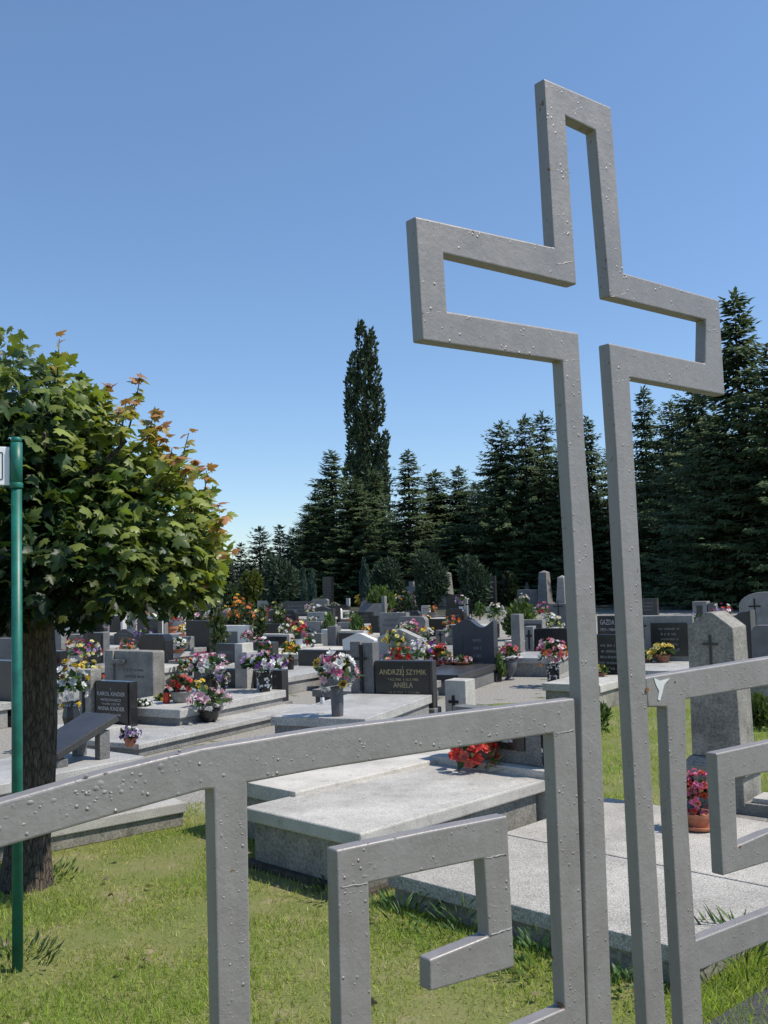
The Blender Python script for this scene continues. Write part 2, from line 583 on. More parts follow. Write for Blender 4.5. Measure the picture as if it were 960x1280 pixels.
# cross outline: one bar bent into a cross, its two ends are the two posts
lp = L((735, 1280), (726, 880), (717, 690), (703, 451))
lp2 = L((766, 1280), (751, 880), (742, 690), (732, 560), (723.5, 416))
rp = L((761, 428.5), (770, 560), (777, 690), (791, 950), (808, 1280))
rp2 = L((787.5, 472), (803, 745), (812, 920), (833, 1280))
cross = [down(lp[1], lp[0])] + lp + L((528.5, 425), (519, 270), (692.5, 309), (680, 97.5), (764, 134), (780, 341), (899, 375), (906.5, 494)) + rp2 + [down(rp2[2], rp2[3])] \
    + [down(rp[3], rp[4])] + rp[::-1] + L((881.5, 454), (882.5, 400), (762, 370.5), (744.5, 163), (707.3, 145), (721.3, 356), (555, 317), (559.5, 389)) + lp2[::-1] + [down(lp2[1], lp2[0])]
MB().prism(cross, 0, TH).build('cross', M['gate'], gate, GB, seg=3)
# left leaf: top rail, two posts, lower rail ending against the left post
pl_l = L((267, 987), (273, 1280)); pl_r = L((310, 979), (315, 1280))
pr_l = L((692, 917), (706, 1259)); pr_r = L((719, 873), (734, 1280))
lr = gp(640, 1290); lr0 = gp(706, 1261)
q = lambda s, a, b: a[1] + (b[1] - a[1]) * (s - a[0]) / (b[0] - a[0])
s_post = down(pl_r[0], pl_r[1], 0.9)[0] + 0.001
top_l = (s_post, q(s_post, lr0, lr))
RW = 0.07
left = L((-160, 1052), (0, 1003), (130, 966), (252, 936), (308, 927), (400, 912), (560, 892.5)) + [pr_r[0], pr_r[1], down(pr_r[0], pr_r[1])]
bot = down(pr_l[0], pr_l[1])
left += [bot, (down(pr_l[0], pr_l[1], lr0[1] - RW)[0], lr0[1] - RW), (s_post, top_l[1] - RW), top_l, lr0] + [pr_l[0]]
left += L((560, 937), (400, 962)) + [pl_r[0], pl_r[1], down(*pl_r), down(*pl_l), pl_l[1], pl_l[0]] + L((254, 988), (130, 1023), (0, 1061), (-160, 1108))
MB().prism(left, 0.001, TH + 0.001).build('leaf_frame', M['gate'], gate, GB, seg=3)
sc_l = L((421, 1063), (530, 1040), (635, 1019.5), (644, 1209), (538, 1240), (537.5, 1200), (611, 1170.5), (605, 1074), (462, 1104), (466, 1280))
a0, b0 = gp(466, 1280), gp(426, 1280)
zb = q(a0[0], lr0, lr) - 0.001
sc_l += [down(sc_l[-2], a0, zb), down(gp(421, 1063), b0, zb), b0]
MB().prism(sc_l, 0.001, TH + 0.001).build('scroll', M['gate'], gate, GB, seg=3)
# right leaf
p2l = L((833, 884), (838, 1010), (853, 1280)); p2r = L((857, 874), (859, 1010), (870, 1175)); p2r2 = L((875, 1213), (879, 1280))
right = L((806, 847), (816, 845), (960, 822), (1120, 797), (1120, 830), (960, 857)) + [p2r[0], p2r[1], p2r[2]] + L((960, 1140), (1120, 1078), (1120, 1108), (960, 1177)) \
    + [p2r2[0], p2r2[1], down(p2r2[0], p2r2[1])] + [down(p2l[1], p2l[2])] + p2l[::-1] + L((810, 884))
MB().prism(right, -0.0012, TH - 0.002).build('leaf_frame', M['gate'], gate, GB, seg=3)
sc_r = L((896, 942), (960, 928), (1060, 906), (1060, 1052), (960, 1078), (904, 1095))
sc_r2 = L((923, 1057), (960, 1041), (1036, 1018), (1036, 948), (960, 965), (920, 973.5))
# open spiral: cut through the lower right corner, joined to the rail above by a short stub out of sight
e1, e2 = sc_r[3], sc_r2[2]
spir = [sc_r[0], sc_r[1], sc_r[2], (sc_r[3][0], sc_r[3][1] + 0.1), (e2[0], e2[1] + 0.07), sc_r2[3], sc_r2[4], sc_r2[5], sc_r2[0], sc_r2[1], (e2[0], e2[1]), (e2[0], e1[1]), sc_r[4], sc_r[5]]
MB().prism(spir, 0.001, TH + 0.001).build('scroll', M['gate'], gate, GB, seg=3)
stub = MB()
sx = (e2[0] + sc_r[2][0]) / 2
zt = gp(1040, 838)[1]; zl = gp(1040, 907)[1]
stub.box((sx, TH / 2, (zt + zl) / 2), (0.05, TH * 0.8, zt - zl + 0.01))
stub.build('stub', M['gate'], gate, GB)
# blisters of thick paint
def dome(mb, s, z, r, h, y=0.0, sx_=1.0):
    seg = 8
    vs, fs = [(s, y - h, z)], []
    for rr, hh in ((0.55, 0.75), (1.0, -0.2)):
        for k in range(seg):
            a = 2 * PI * k / seg
            j = 0.75 + 0.5 * random.random()
            vs.append((s + r * rr * j * sx_ * math.cos(a), y - h * hh, z + r * rr * j * math.sin(a)))
    for k in range(seg):
        j = (k + 1) % seg
        fs += [(0, 1 + k, 1 + j), (1 + k, 1 + seg + k, 1 + seg + j, 1 + j)]
    mb.add(vs, fs)
bl = MB()
rnd = random.Random(3)
for i in range(42):
    x = min(225, max(20, rnd.gauss(135, 52)))
    yc = 1030 - 0.29 * x
    s, z = gp(x, yc + rnd.gauss(0, 11) - 4)
    dome(bl, s, z, rnd.uniform(0.0015, 0.0052) * rnd.uniform(0.4, 1), rnd.uniform(0.0004, 0.0013), 0.001, rnd.uniform(0.8, 1.8))
def strew(x0, y0, x1, y1, wdt, n, rmax, y=0.001):
    for i in range(n):
        t = rnd.random()
        x = x0 + (x1 - x0) * t
        yy = y0 + (y1 - y0) * t
        o = rnd.uniform(-wdt, wdt) * 0.5
        if abs(x1 - x0) > abs(y1 - y0):
            yy += o
        else:
            x += o
        s, z = gp(x, yy)
        dome(bl, s, z, rnd.uniform(0.0005, 0.75) ** 2.2 * rmax + 0.0005, rnd.uniform(0.0004, 0.0011), y, rnd.uniform(0.8, 2.0))
strew(290, 995, 294, 1280, 30, 110, 0.0034)
strew(310, 950, 715, 896, 28, 80, 0.003)
strew(706, 920, 720, 1280, 18, 50, 0.003)
strew(440, 1075, 447, 1280, 28, 45, 0.0028)
strew(430, 1070, 630, 1040, 30, 25, 0.0026)
strew(620, 1060, 628, 1200, 22, 16, 0.0024)
strew(739, 880, 750, 1280, 14, 45, 0.003, 0)
strew(715, 470, 738, 870, 12, 45, 0.0026, 0)
strew(776, 470, 798, 880, 12, 50, 0.0028, 0)
strew(802, 900, 820, 1280, 14, 40, 0.0028, 0)
strew(530, 280, 690, 325, 22, 18, 0.0028, 0)
strew(530, 405, 700, 432, 22, 18, 0.0028, 0)
strew(698, 120, 708, 330, 20, 22, 0.0028, 0)
strew(755, 150, 768, 350, 16, 22, 0.0028, 0)
strew(775, 360, 895, 392, 20, 20, 0.0028, 0)
strew(775, 445, 900, 478, 18, 18, 0.0028, 0)
strew(815, 868, 958, 840, 24, 30, 0.0028, -0.0012)
strew(845, 890, 862, 1270, 14, 34, 0.0028, -0.0012)
struct(bl.build('paint_blisters', M['gate'], gate, smooth=True), 'stuff')
def patch(name, x, y, r, mat, n=9, yy=-0.0022, sy=1.0):
    s, z = gp(x, y)
    pts = []
    for k in range(n):
        a = 2 * PI * k / n
        j = r * rnd.uniform(0.45, 1.2)
        pts.append((s + j * math.cos(a), z + j * sy * math.sin(a)))
    MB().prism(pts, yy, yy + 0.0035).build(name, M[mat], gate)
MB().prism(L((816, 847), (824, 851), (836, 848), (829, 856), (827, 865), (824, 876), (821, 874), (823, 864), (819, 856))[::-1], -0.0026, 0.001).build('chipped_paint', M['white_vase'], gate)
patch('rust_spot', 808, 862, 0.0065, 'rust', 9, -0.003, 0.8)
patch('rust_spot', 687, 211, 0.0035, 'rust', 7, -0.0012)
patch('rust_spot', 926, 1058, 0.004, 'rust', 7, -0.0005, 0.8)
patch('rust_spot', 843, 852, 0.0025, 'iron', 7, -0.0026)

wd = MB()
for a, b in (((527, 391), (560, 390)), ((884, 414), (901, 411)), ((694, 331), (719, 326)), ((694, 917), (718, 913)), ((606, 1073), (635, 1068)), ((612, 1170), (641, 1160)), ((425, 1110), (461, 1104)), ((834, 884), (856, 878)), ((704, 452), (724, 449)), ((762, 372), (782, 367)), ((859, 1172), (872, 1168)), ((789, 474), (769, 478))):
    p, q_ = gp(*a), gp(*b)
    pts = []
    for k in range(9):
        t = 0.04 + 0.92 * k / 8
        pts.append((p[0] + (q_[0] - p[0]) * t + rnd.uniform(-.0008, .0008), 0.0009, p[1] + (q_[1] - p[1]) * t + rnd.uniform(-.0012, .0012)))
    wd.tube(pts, [rnd.uniform(0.0008, 0.0019) for _ in pts], 6)
struct(wd.build('weld_seams', M['gate'], gate, smooth=True), 'stuff')

# ------------------------------------------------------------------ sign post
sp = at_z(22, 1214)
PY = sp.y
ptop = at_y(20.5, 550, PY)
post = thing('sign_post', 'slim green metal post with a white board, standing in the lawn at left', 'sign post', sp)
lean = Vector((ptop.x - sp.x, 0, ptop.z))
zs = at_y(20, 611, PY).z
MB().tube([(0, 0, -0.05), lean * ((zs) / lean.z)], 0.0225, 20).build('pole', M['green_paint'], post, smooth=True)
for p in post.children[0].data.polygons:
    p.use_smooth = len(p.vertices) == 4
o = MB().tube([lean * ((zs + 0.004) / lean.z), lean * 0.9945], 0.0252, 20).build('sleeve', M['green_paint'], post, smooth=True)
MB().lathe([(0.0225, -0.012), (0.0228, 0.006), (0.018, 0.012), (0.006, 0.0135)], 20, Matrix.Translation(lean)).build('cap', M['green_paint'], post, smooth=True)
bt, bb = at_y(12, 559, PY), at_y(12, 607, PY)
bw, bh = 0.62, bt.z - bb.z
bc = Vector((bt.x - sp.x - bw / 2, -0.004, (bt.z + bb.z) / 2))
board = MB().box(bc, (bw, 0.012, bh)).build('sign_board', M['white_paint'], post, 0.003)
fr = MB()
BT = Matrix.Translation((bc.x + bw / 2, 0, 0)) @ Matrix.Rotation(R(28), 4, 'Z') @ Matrix.Translation((-bc.x - bw / 2, 0, 0))
board.data.transform(BT)
ix, iz, t_ = bw / 2 - 0.03, bh / 2 - 0.026, 0.0035
for c_, d_ in (((0, iz), (2 * ix, t_)), ((0, -iz), (2 * ix, t_)), ((-ix, 0), (t_, 2 * iz - t_ - 0.001)), ((ix, 0), (t_, 2 * iz - t_ - 0.001))):
    fr.box((bc.x + c_[0], bc.y - 0.007, bc.z + c_[1]), (d_[0], 0.002, d_[1]))
fr.build('border_line', M['black_paint'], board).data.transform(BT)
MB().lathe([(0.0262, -0.012), (0.0275, -0.009), (0.0275, 0.009), (0.0262, 0.012)], 20, Matrix.Translation(lean * ((zs + 0.014) / lean.z))).build('clamp', M['green_paint'], post, smooth=True)
MB().box((bc.x + bw / 2 + 0.008, 0.0, bc.z - bh * 0.32), (0.026, 0.02, 0.03)).build('bracket', M['green_paint'], post, 0.002)
MB().box((bc.x + bw / 2 + 0.008, 0.0, bc.z + bh * 0.32), (0.026, 0.02, 0.03)).build('bracket', M['green_paint'], post, 0.002)

# ------------------------------------------------------------------ globe maple
TY = 5.42
tb = at_z(32, 1108)
maple = thing('maple_tree', 'round clipped maple with reddish young shoots and dark bark beside the green post', 'tree', (tb.x, TY, 0))
def tl(x, y, Y=TY):
    p = at_y(x, y, Y)
    return Vector((p.x - tb.x, Y - TY, p.z))
tm = MB()
pts = [Vector((0, 0, -0.1)), Vector((0, 0, 0.02)), tl(35, 1050), tl(42, 1000), tl(47, 900), tl(46, 830), tl(43, 760), tl(42, 700), tl(40, 640)]
tm.tube(pts, [0.18, 0.140, 0.114, 0.106, 0.104, 0.104, 0.10, 0.09, 0.07], 20)
cc = tl(35, 605)
for k in range(11):
    a = k * 2.4
    e = cc + Vector((math.cos(a) * 0.78, math.sin(a) * 0.75, random.uniform(-0.35, 0.6)))
    s0 = tl(43, 740 - 8 * k)
    mid = s0.lerp(e, 0.5) + Vector((0, 0, 0.08))
    tm.tube([s0, mid, e], [0.045, 0.026, 0.008], 7)
lobes = [(tl(-8, 628), (0.82, 0.92, 0.66), 2100), (tl(-30, 540), (0.58, 0.6, 0.52), 900), (tl(170, 655, 5.25), (0.40, 0.45, 0.33), 700), (tl(118, 615, 5.5), (0.30, 0.4, 0.28), 330),
         (tl(105, 712, 5.0), (0.55, 0.5, 0.27), 950), (tl(0, 716, 5.3), (0.6, 0.6, 0.27), 800), (tl(205, 715, 5.1), (0.28, 0.3, 0.2), 260), (tl(-130, 640, 5.4), (0.6, 0.6, 0.55), 420), (tl(215, 690, 5.35), (0.27, 0.33, 0.21), 260), (tl(45, 515, 5.2), (0.36, 0.4, 0.27), 320), (tl(105, 548, 5.4), (0.14, 0.2, 0.17), 90), (tl(212, 640, 5.4), (0.20, 0.25, 0.2), 130)]
P_, A_, N_, S_, K_ = [], [], [], [], []
for c, rad, n in lobes:
    d = rand_dir(n)
    d[:, 2] = np.where(d[:, 2] < -0.6, d[:, 2] * 0.7, d[:, 2])
    d = norm(d)
    r = 1 - np.abs(rng.normal(0, 0.13, n)) * np.where(rng.uniform(0, 1, n) < 0.3, -1.0, 1.0) * (1.0 if c[0] > 0.25 else 0.7)
    p = np.array(c) + d * np.array(rad) * r[:, None]
    P_.append(p)
    A_.append(d * [1, 1, 0.35] + rng.normal(0, 0.5, (n, 3)) + [0, 0, -0.35])
    N_.append(d * 0.5 + rng.normal(0, 0.45, (n, 3)) + [0, 0, 0.85])
    S_.append(rng.uniform(0.045, 0.098, n))
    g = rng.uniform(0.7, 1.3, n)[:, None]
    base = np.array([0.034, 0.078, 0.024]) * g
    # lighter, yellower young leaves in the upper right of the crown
    dk = np.clip((p[:, 2] - 1.35) / 0.75, 0.35, 1)[:, None]  # shade in the lower crown, painted into the leaf colour
    base = base * dk * np.clip(0.62 + 0.5 * p[:, 0], 0.42, 1.1)[:, None]  # leaf colour also darkened to the left, as the side away from the sun
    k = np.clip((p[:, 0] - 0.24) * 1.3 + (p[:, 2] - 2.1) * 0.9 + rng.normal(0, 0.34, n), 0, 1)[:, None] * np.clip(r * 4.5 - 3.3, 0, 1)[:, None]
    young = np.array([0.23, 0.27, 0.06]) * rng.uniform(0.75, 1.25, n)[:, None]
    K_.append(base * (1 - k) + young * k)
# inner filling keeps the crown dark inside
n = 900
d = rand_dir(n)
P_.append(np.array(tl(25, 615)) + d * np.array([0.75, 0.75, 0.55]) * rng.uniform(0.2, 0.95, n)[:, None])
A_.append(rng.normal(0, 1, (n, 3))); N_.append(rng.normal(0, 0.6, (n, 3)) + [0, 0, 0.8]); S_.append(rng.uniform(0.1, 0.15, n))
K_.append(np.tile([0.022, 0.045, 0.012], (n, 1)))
shoots = [((72, 500), (74, 424), 9), ((80, 520), (70, 455), 8), ((128, 530), (135, 480), 16), ((105, 540), (112, 492), 11), ((160, 540), (176, 466), 13), ((150, 560), (158, 500), 10),
          ((215, 610), (236, 541), 10), ((205, 620), (215, 560), 12), ((250, 650), (258, 588), 13), ((255, 680), (276, 628), 10), ((240, 640), (232, 585), 10), ((262, 700), (272, 660), 9),
          ((95, 560), (122, 505), 12), ((175, 590), (205, 548), 12), ((195, 610), (222, 572), 12), ((135, 550), (150, 510), 12), ((230, 640), (262, 610), 12), ((185, 560), (192, 515), 11), ((245, 700), (268, 704), 10), ((225, 720), (250, 735), 9), ((180, 600), (190, 545), 16), ((120, 570), (165, 505), 16), ((90, 540), (100, 478), 13), ((200, 640), (246, 575), 16), ((225, 670), (282, 645), 14), ((150, 580), (203, 530), 14), ((230, 690), (284, 690), 12)]
for (bx, by), (ex, ey), n in shoots:
    Y = TY + random.uniform(-0.5, 0.2)
    b_, e_ = tl(bx, by, Y), tl(ex, ey, Y)
    tm.tube([b_, b_.lerp(e_, 0.5) + Vector((random.uniform(-.01, .01), 0, 0)), e_], [0.006, 0.004, 0.002], 5)
    for i in range(n):
        t = 1 - (i / n) ** 1.3 * 0.85
        p = b_.lerp(e_, t)
        a = i * 2.4
        P_.append(np.array([p]) + rng.normal(0, 0.012, (1, 3)))
        A_.append(np.array([[math.cos(a), math.sin(a), random.uniform(-0.8, 0.6)]]))
        N_.append(np.array([[0.5 * math.cos(a), 0.5 * math.sin(a), 1.0]]) + rng.normal(0, 0.4, (1, 3)))
        S_.append(np.array([random.uniform(0.055, 0.1) * (0.65 + 0.35 * (1 - t) / 0.85 + 0.1)]))
        if t > 0.9:
            K_.append(np.array([[0.40, 0.20, 0.09]]) * random.uniform(0.7, 1.2))
        elif t > 0.75:
            K_.append(np.array([[0.38, 0.30, 0.09]]) * random.uniform(0.7, 1.2))
        else:
            K_.append(np.array([[0.26, 0.27, 0.06]]) * random.uniform(0.7, 1.2))
tr = tm.build('trunk', M['bark'], maple, smooth=True)
# a bumpy trunk surface
for v in tr.data.vertices:
    if v.co.z < 1.6:
        k = 0.006 * math.sin(v.co.z * 31 + 9 * math.atan2(v.co.y, v.co.x)) + 0.005 * math.sin(5 * math.atan2(v.co.y, v.co.x) + v.co.z * 3)
        v.co += Vector((v.co.x, v.co.y, 0)).normalized() * k
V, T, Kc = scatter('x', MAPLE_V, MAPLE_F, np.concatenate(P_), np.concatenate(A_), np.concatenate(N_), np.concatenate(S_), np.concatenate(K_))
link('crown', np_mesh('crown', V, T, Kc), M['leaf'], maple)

# ------------------------------------------------------------------ graves: builders
def text_mesh(body, size, depth=0.0):
    cu = bpy.data.curves.new('lettering', 'FONT')
    cu.body = body
    cu.size = size
    cu.align_x = 'CENTER'
    cu.extrude = 0.0015
    cu.resolution_u = 2
    o = bpy.data.objects.new('lettering', cu)
    C.objects.link(o)
    dg = bpy.context.evaluated_depsgraph_get()
    me = bpy.data.meshes.new_from_object(o.evaluated_get(dg))
    bpy.data.objects.remove(o)
    me.transform(Matrix.Rotation(R(90), 4, 'X'))
    return me

def lettering(parent, rows, cx, ztop, width, y, mat):
    """rows of (text, relative size); widest row fills width"""
    z = ztop
    vs = []
    for body, size, wf in rows:
        me = text_mesh(body, 1.0)
        xs = [v.co.x for v in me.vertices]
        k = size
        bwid = (max(xs) - min(xs)) * k
        kx = k * min(1.0, width * wf / bwid) if bwid else k
        me.transform(Matrix.Diagonal((kx, 1, k, 1)))
        me.transform(Matrix.Translation((cx, y, z - size * 0.7)))
        o = link('inscription', me, M[mat], parent)
        z -= size * 1.18
    return

rl = random.Random(21)
def worn_lines(parent, cx, z0, z1, width, n, y, mat='dimtext'):
    mb = MB()
    dz = (z1 - z0) / n
    for i in range(n):
        zz = z1 - (i + 0.5) * dz
        ln = width * rl.uniform(0.5, 0.95)
        x = cx - ln / 2
        while x < cx + ln / 2 - 0.01:
            g = rl.uniform(0.012, 0.045)
            mb.box((x + g / 2, y, zz + rl.uniform(-.1, .1) * dz * 0.2), (g, 0.003, dz * rl.uniform(0.28, 0.5)))
            x += g + rl.choice([0.006, 0.006, 0.025])
    if mb.f:
        struct(mb.build('inscription', M[mat], parent), 'stuff')

def profile(top, w, h, n=14):
    a = w / 2
    if top == 'flat':
        return [(-a, 0), (a, 0), (a, h), (-a, h)]
    if top == 'round':
        return [(-a, 0), (a, 0)] + [(a * math.cos(PI * k / n), h - a * 0.55 + a * 0.55 * math.sin(PI * k / n)) for k in range(n + 1)]
    if top == 'shoulder':
        r = min(0.12, a * 0.4)
        return [(-a, 0), (a, 0)] + [(a - r + r * math.cos(t), h - r + r * math.sin(t)) for t in [PI / 2 * k / 6 for k in range(7)]] + [(-a + r - r * math.sin(t), h - r + r * math.cos(t)) for t in [PI / 2 * k / 6 for k in range(7)]]
    if top == 'gable':
        return [(-a, 0), (a, 0), (a, h - a * 0.34), (a * 0.12, h), (-a * 0.12, h), (-a, h - a * 0.34)]
    if top == 'wave':
        p = [(-a, 0), (a, 0)]
        for k in range(n + 5):
            x = a - 2 * a * k / (n + 4)
            u = x / a
            z = h - 0.10 * h * (1 - math.cos((u + 0.28) * 4.3)) * (0.8 if u > -0.28 else 0.62)
            p.append((x, z))
        return p
    if top == 'swell':
        p = [(-a, 0), (a, 0)]
        for k in range(n + 1):
            x = a - 2 * a * k / n
            p.append((x, h - 0.07 * h + 0.07 * h * math.sin(x / a * 3.2 + 2.4)))
        return p
    if top == 'rough':
        r2 = random.Random(int(w * 1000))
        p = [(-a, 0), (a, 0)]
        for k in range(9):
            u = k / 8
            p.append((a - 2 * a * u + r2.uniform(-.01, .01), h * (0.97 + 0.03 * math.cos(u * 5)) - 0.35 * h * max(0, u - 0.55) ** 2 + r2.uniform(-.02, .02)))
        return p
    raise ValueError(top)

def iron_cross(parent, cx, z0, z1, y, wd=0.2, t=0.025, mat='iron', dy=0.014):
    h = z1 - z0
    zc = z0 + h * 0.70
    a, b = t / 2, wd / 2
    pts = [(cx - a, z0), (cx + a, z0), (cx + a, zc - a), (cx + b, zc - a), (cx + b, zc + a), (cx + a, zc + a), (cx + a, z1), (cx - a, z1), (cx - a, zc + a), (cx - b, zc + a), (cx - b, zc - a), (cx - a, zc - a)]
    MB().prism(pts, y, y + dy).build('cross', M[mat], parent)

STONES, SLABS = [], []
FWD = CAM3 @ Vector((0, 0, -1))
def g(x0, x1, yt, yb, kind, mat, label, th=35, d=0.16, slab=None, sl=2.0, sw=None, sh=0.3, ref=None, group='gravestones', name='gravestone', **opt):
    xc = (x0 + x1) / 2
    P = at_z(xc, yb)
    s = (P - EYEV).dot(FWD) / F
    be = math.atan2(P.x, P.y)
    ww = (x1 - x0) * s / math.cos(R(th) - be)
    hh = (yb - yt) * s
    STONES.append(dict(P=P, th=R(th), w=ww, h=hh, d=d, kind=kind, mat=mat, label=label, slab=slab, sl=sl, sw=sw or max(0.75, ww * 1.02), sh=sh, ref=ref, group=group, name=name, opt=opt, s=s))

def rect_pts(P, th, xa, xb, ya, yb_, nx=5, ny=9):
    c, s = math.cos(th), math.sin(th)
    out = []
    for i in range(nx):
        for j in range(ny):
            x = xa + (xb - xa) * i / (nx - 1)
            y = ya + (yb_ - ya) * j / (ny - 1)
            out.append((P.x + x * c + y * s, P.y - x * s + y * c))
    return out

def inside(pt, P, th, xa, xb, ya, yb_):
    c, s = math.cos(th), math.sin(th)
    dx, dy = pt[0] - P.x, pt[1] - P.y
    x = dx * c - dy * s
    y = dx * s + dy * c
    return xa <= x <= xb and ya <= y <= yb_

def make_stone(r):
    o, w_, d_, h_, m = r['opt'], r['w'], r['d'], r['h'], M[r['mat']]
    t = thing(r['name'], r['label'], o.get('cat', 'gravestone'), r['P'], -r['th'], r['group'])
    pz = o.get('plinth', min(0.14, 0.16 * h_))
    k = r['kind']
    bv = min(0.008, 0.05 * min(w_, d_))
    if pz:
        MB().box((0, d_ / 2, pz / 2), (w_ + 0.06, d_ + 0.07, pz)).build('plinth', M[o.get('pm', r['mat'])], t, bv)
    hb = h_ - pz
    def lift(pts, dx=0.0):
        return [(p[0] + dx, p[1] + pz) for p in pts]
    if k == 'block':
        b = MB().prism(lift(profile(o.get('top', 'flat'), w_, hb)), 0, d_).build('headstone', m, t, bv)
        if o.get('plate'):
            a0, a1, z0, z1 = o['plate']
            b2 = MB().box(((a0 + a1) / 2 * w_ - w_ / 2, -0.006, pz + hb * (z0 + z1) / 2), ((a1 - a0) * w_, 0.016, (z1 - z0) * hb)).build('plaque', M[o.get('plm', 'black')], t, 0.002)
            if o.get('rows'):
                worn_lines(t, (a0 + a1) / 2 * w_ - w_ / 2, pz + hb * (z0 + 0.12 * (z1 - z0)), pz + hb * (z1 - 0.1 * (z1 - z0)), (a1 - a0) * w_ * 0.85, o['rows'], -0.0155, o.get('tm', 'dimtext'))
        elif o.get('rows'):
            worn_lines(t, 0, pz + hb * 0.3, pz + hb * 0.85, w_ * 0.8, o['rows'], -0.0015, o.get('tm', 'dimtext'))
        if o.get('cross'):
            fx, z0, z1, cw = o['cross']
            iron_cross(t, fx * w_ - w_ / 2, pz + hb * z0, pz + hb * z1, -0.016, cw, o.get('ct', 0.02), o.get('cm', 'iron'))
    elif k == 'pillarblock':
        pf, bf = o.get('pf', 0.22), o.get('bf', 0.75)
        pw = w_ * pf
        np_ = o.get('np', 1)
        for i in range(np_):
            pwi = pw / np_ - 0.012
            MB().box((-w_ / 2 + pw * (i + 0.5) / np_, d_ * 0.5 - 0.03 * (i == 0), pz + hb * (1 - 0.02 * i) / 2), (pwi, d_ * 1.15, hb * (1 - 0.02 * i))).build('pillar', M[o.get('plrm', r['mat'])], t, bv)
        b = MB().box((pw / 2 + 0.002, d_ / 2, pz + hb * bf / 2), (w_ - pw, d_ * 0.85, hb * bf)).build('headstone', m, t, bv)
        if o.get('plate'):
            a0, a1, z0, z1 = o['plate']
            MB().box((-w_ / 2 + pw + (a0 + a1) / 2 * (w_ - pw), d_ * 0.075 - 0.006, pz + hb * bf * (z0 + z1) / 2), ((a1 - a0) * (w_ - pw), 0.016, (z1 - z0) * hb * bf)).build('plaque', M[o.get('plm', 'black')], t, 0.002)
        yf = d_ * 0.075 - (0.0155 if o.get('plate') else 0.0015)
        if o.get('text'):
            lettering(t, o['text'], pw / 2, pz + hb * bf * o.get('tz', 0.86), (w_ - pw) * 0.8, yf, o.get('tm', 'silver'))
        elif o.get('rows'):
            worn_lines(t, pw / 2, pz + hb * bf * 0.3, pz + hb * bf * 0.88, (w_ - pw) * 0.8, o['rows'], yf, o.get('tm', 'dimtext'))
        if o.get('cross'):
            z0, z1, cw = o['cross']
            iron_cross(t, -w_ / 2 + pw * o.get('cxf', 0.5), pz + hb * z0, pz + hb * z1, -d_ * 0.075 - 0.045, cw, o.get('ct', 0.03))
    elif k == 'obelisk':
        zb = hb * o.get('base', 0.18)
        MB().box((0, d_ / 2, pz + zb / 2), (w_ * 1.25, d_ * 1.25, zb)).build('base', m, t, bv)
        tw_ = o.get('taper', 0.68)
        sh = MB()
        sh.frustum((0, d_ / 2), (w_, d_), (w_ * tw_, d_ * tw_), pz + zb, pz + hb * 0.94)
        sh.v = sh.v[:]
        o2 = len(sh.v)
        sh.v.append((0, d_ / 2, pz + hb))
        sh.f = [f for f in sh.f if f != (4, 5, 7, 6)] + [(4, 5, o2), (5, 7, o2), (7, 6, o2), (6, 4, o2)]
        sh.build('shaft', m, t, bv)
        if o.get('rows'):
            MB().box((0, d_ * 0.065 - 0.004, pz + zb + (hb - zb) * 0.33), (w_ * 0.62, 0.02, (hb - zb) * 0.34)).build('plaque', M['black'], t)
    elif k == 'cross':
        iron_cross(t, 0, pz, h_, 0, w_, o.get('ct', 0.12), r['mat'], d_)
        for c_ in t.children:
            if c_.name.startswith('cross'):
                c_.name = 'cross_shaft'
    elif k == 'steps':
        for i, (fx, fw, fh) in enumerate(o['cols']):
            MB().box((fx * w_ - w_ / 2, d_ / 2 + 0.02 * (i % 2), pz + hb * fh / 2), (fw * w_, d_ * (1 - 0.2 * (i % 2)), hb * fh)).build('pillar', m, t, bv)
    elif k == 'slant':
        c = math.cos(R(58)); s_ = math.sin(R(58))
        mt = Matrix.Translation((0, 0, pz)) @ Matrix.Rotation(R(-32), 4, 'X')
        MB().box((0, 0.05, hb / s_ / 2 * 0.9), (w_, 0.09, hb / s_ * 0.9), mt).build('headstone', m, t, bv)
        MB().prism([(0.12, 0), (0.46 * hb + 0.12, 0), (0.50 * hb + 0.12, hb * 0.72), (0.44 * hb + 0.12, hb * 0.72)], -0.06, 0.06, Matrix.Translation((0, 0, pz)) @ Matrix.Rotation(R(90), 4, 'Z')).build('support', m, t)
        if o.get('pillar'):
            MB().box((w_ / 2 + 0.08, 0.12, pz + hb * 0.62), (0.13, 0.14, hb * 1.24)).build('pillar', M['mid'], t, bv)
    elif k == 'feet':
        for sx_ in (-0.33, 0.33):
            MB().box((sx_ * w_, d_ / 2, 0.1), (0.17, d_ * 0.8, 0.2)).build('foot', M['dark'], t, bv)
        MB().box((0, d_ / 2, 0.2 + (h_ - 0.2) / 2), (w_, d_, h_ - 0.2)).build('headstone', m, t, 0.02)
        cx = -w_ * 0.30
        z1 = h_ + 0.015
        MB().box((cx, -0.02, 0.2 + (h_ - 0.2) * 0.52), (0.055, 0.03, (h_ - 0.2) * 0.96)).build('cross_upright', m, t, 0.004)
        MB().box((cx + 0.11, -0.034, 0.2 + (h_ - 0.2) * 0.77), (0.30, 0.03, 0.05)).build('cross_arm', m, t, 0.004)
        worn_lines(t, w_ * 0.12, h_ * 0.55, h_ * 0.75, w_ * 0.5, 2, -0.0015)
    elif k == 'monument':
        MB().box((-w_ * 0.36, d_ / 2 + 0.02, pz + hb * 0.27), (w_ * 0.28, d_ * 0.7, hb * 0.54)).build('wing', M['dark'], t, bv)
        MB().box((w_ * 0.27, d_ / 2 + 0.02, pz + hb * 0.27), (w_ * 0.46, d_ * 0.7, hb * 0.54)).build('wing', M['dark'], t, bv)
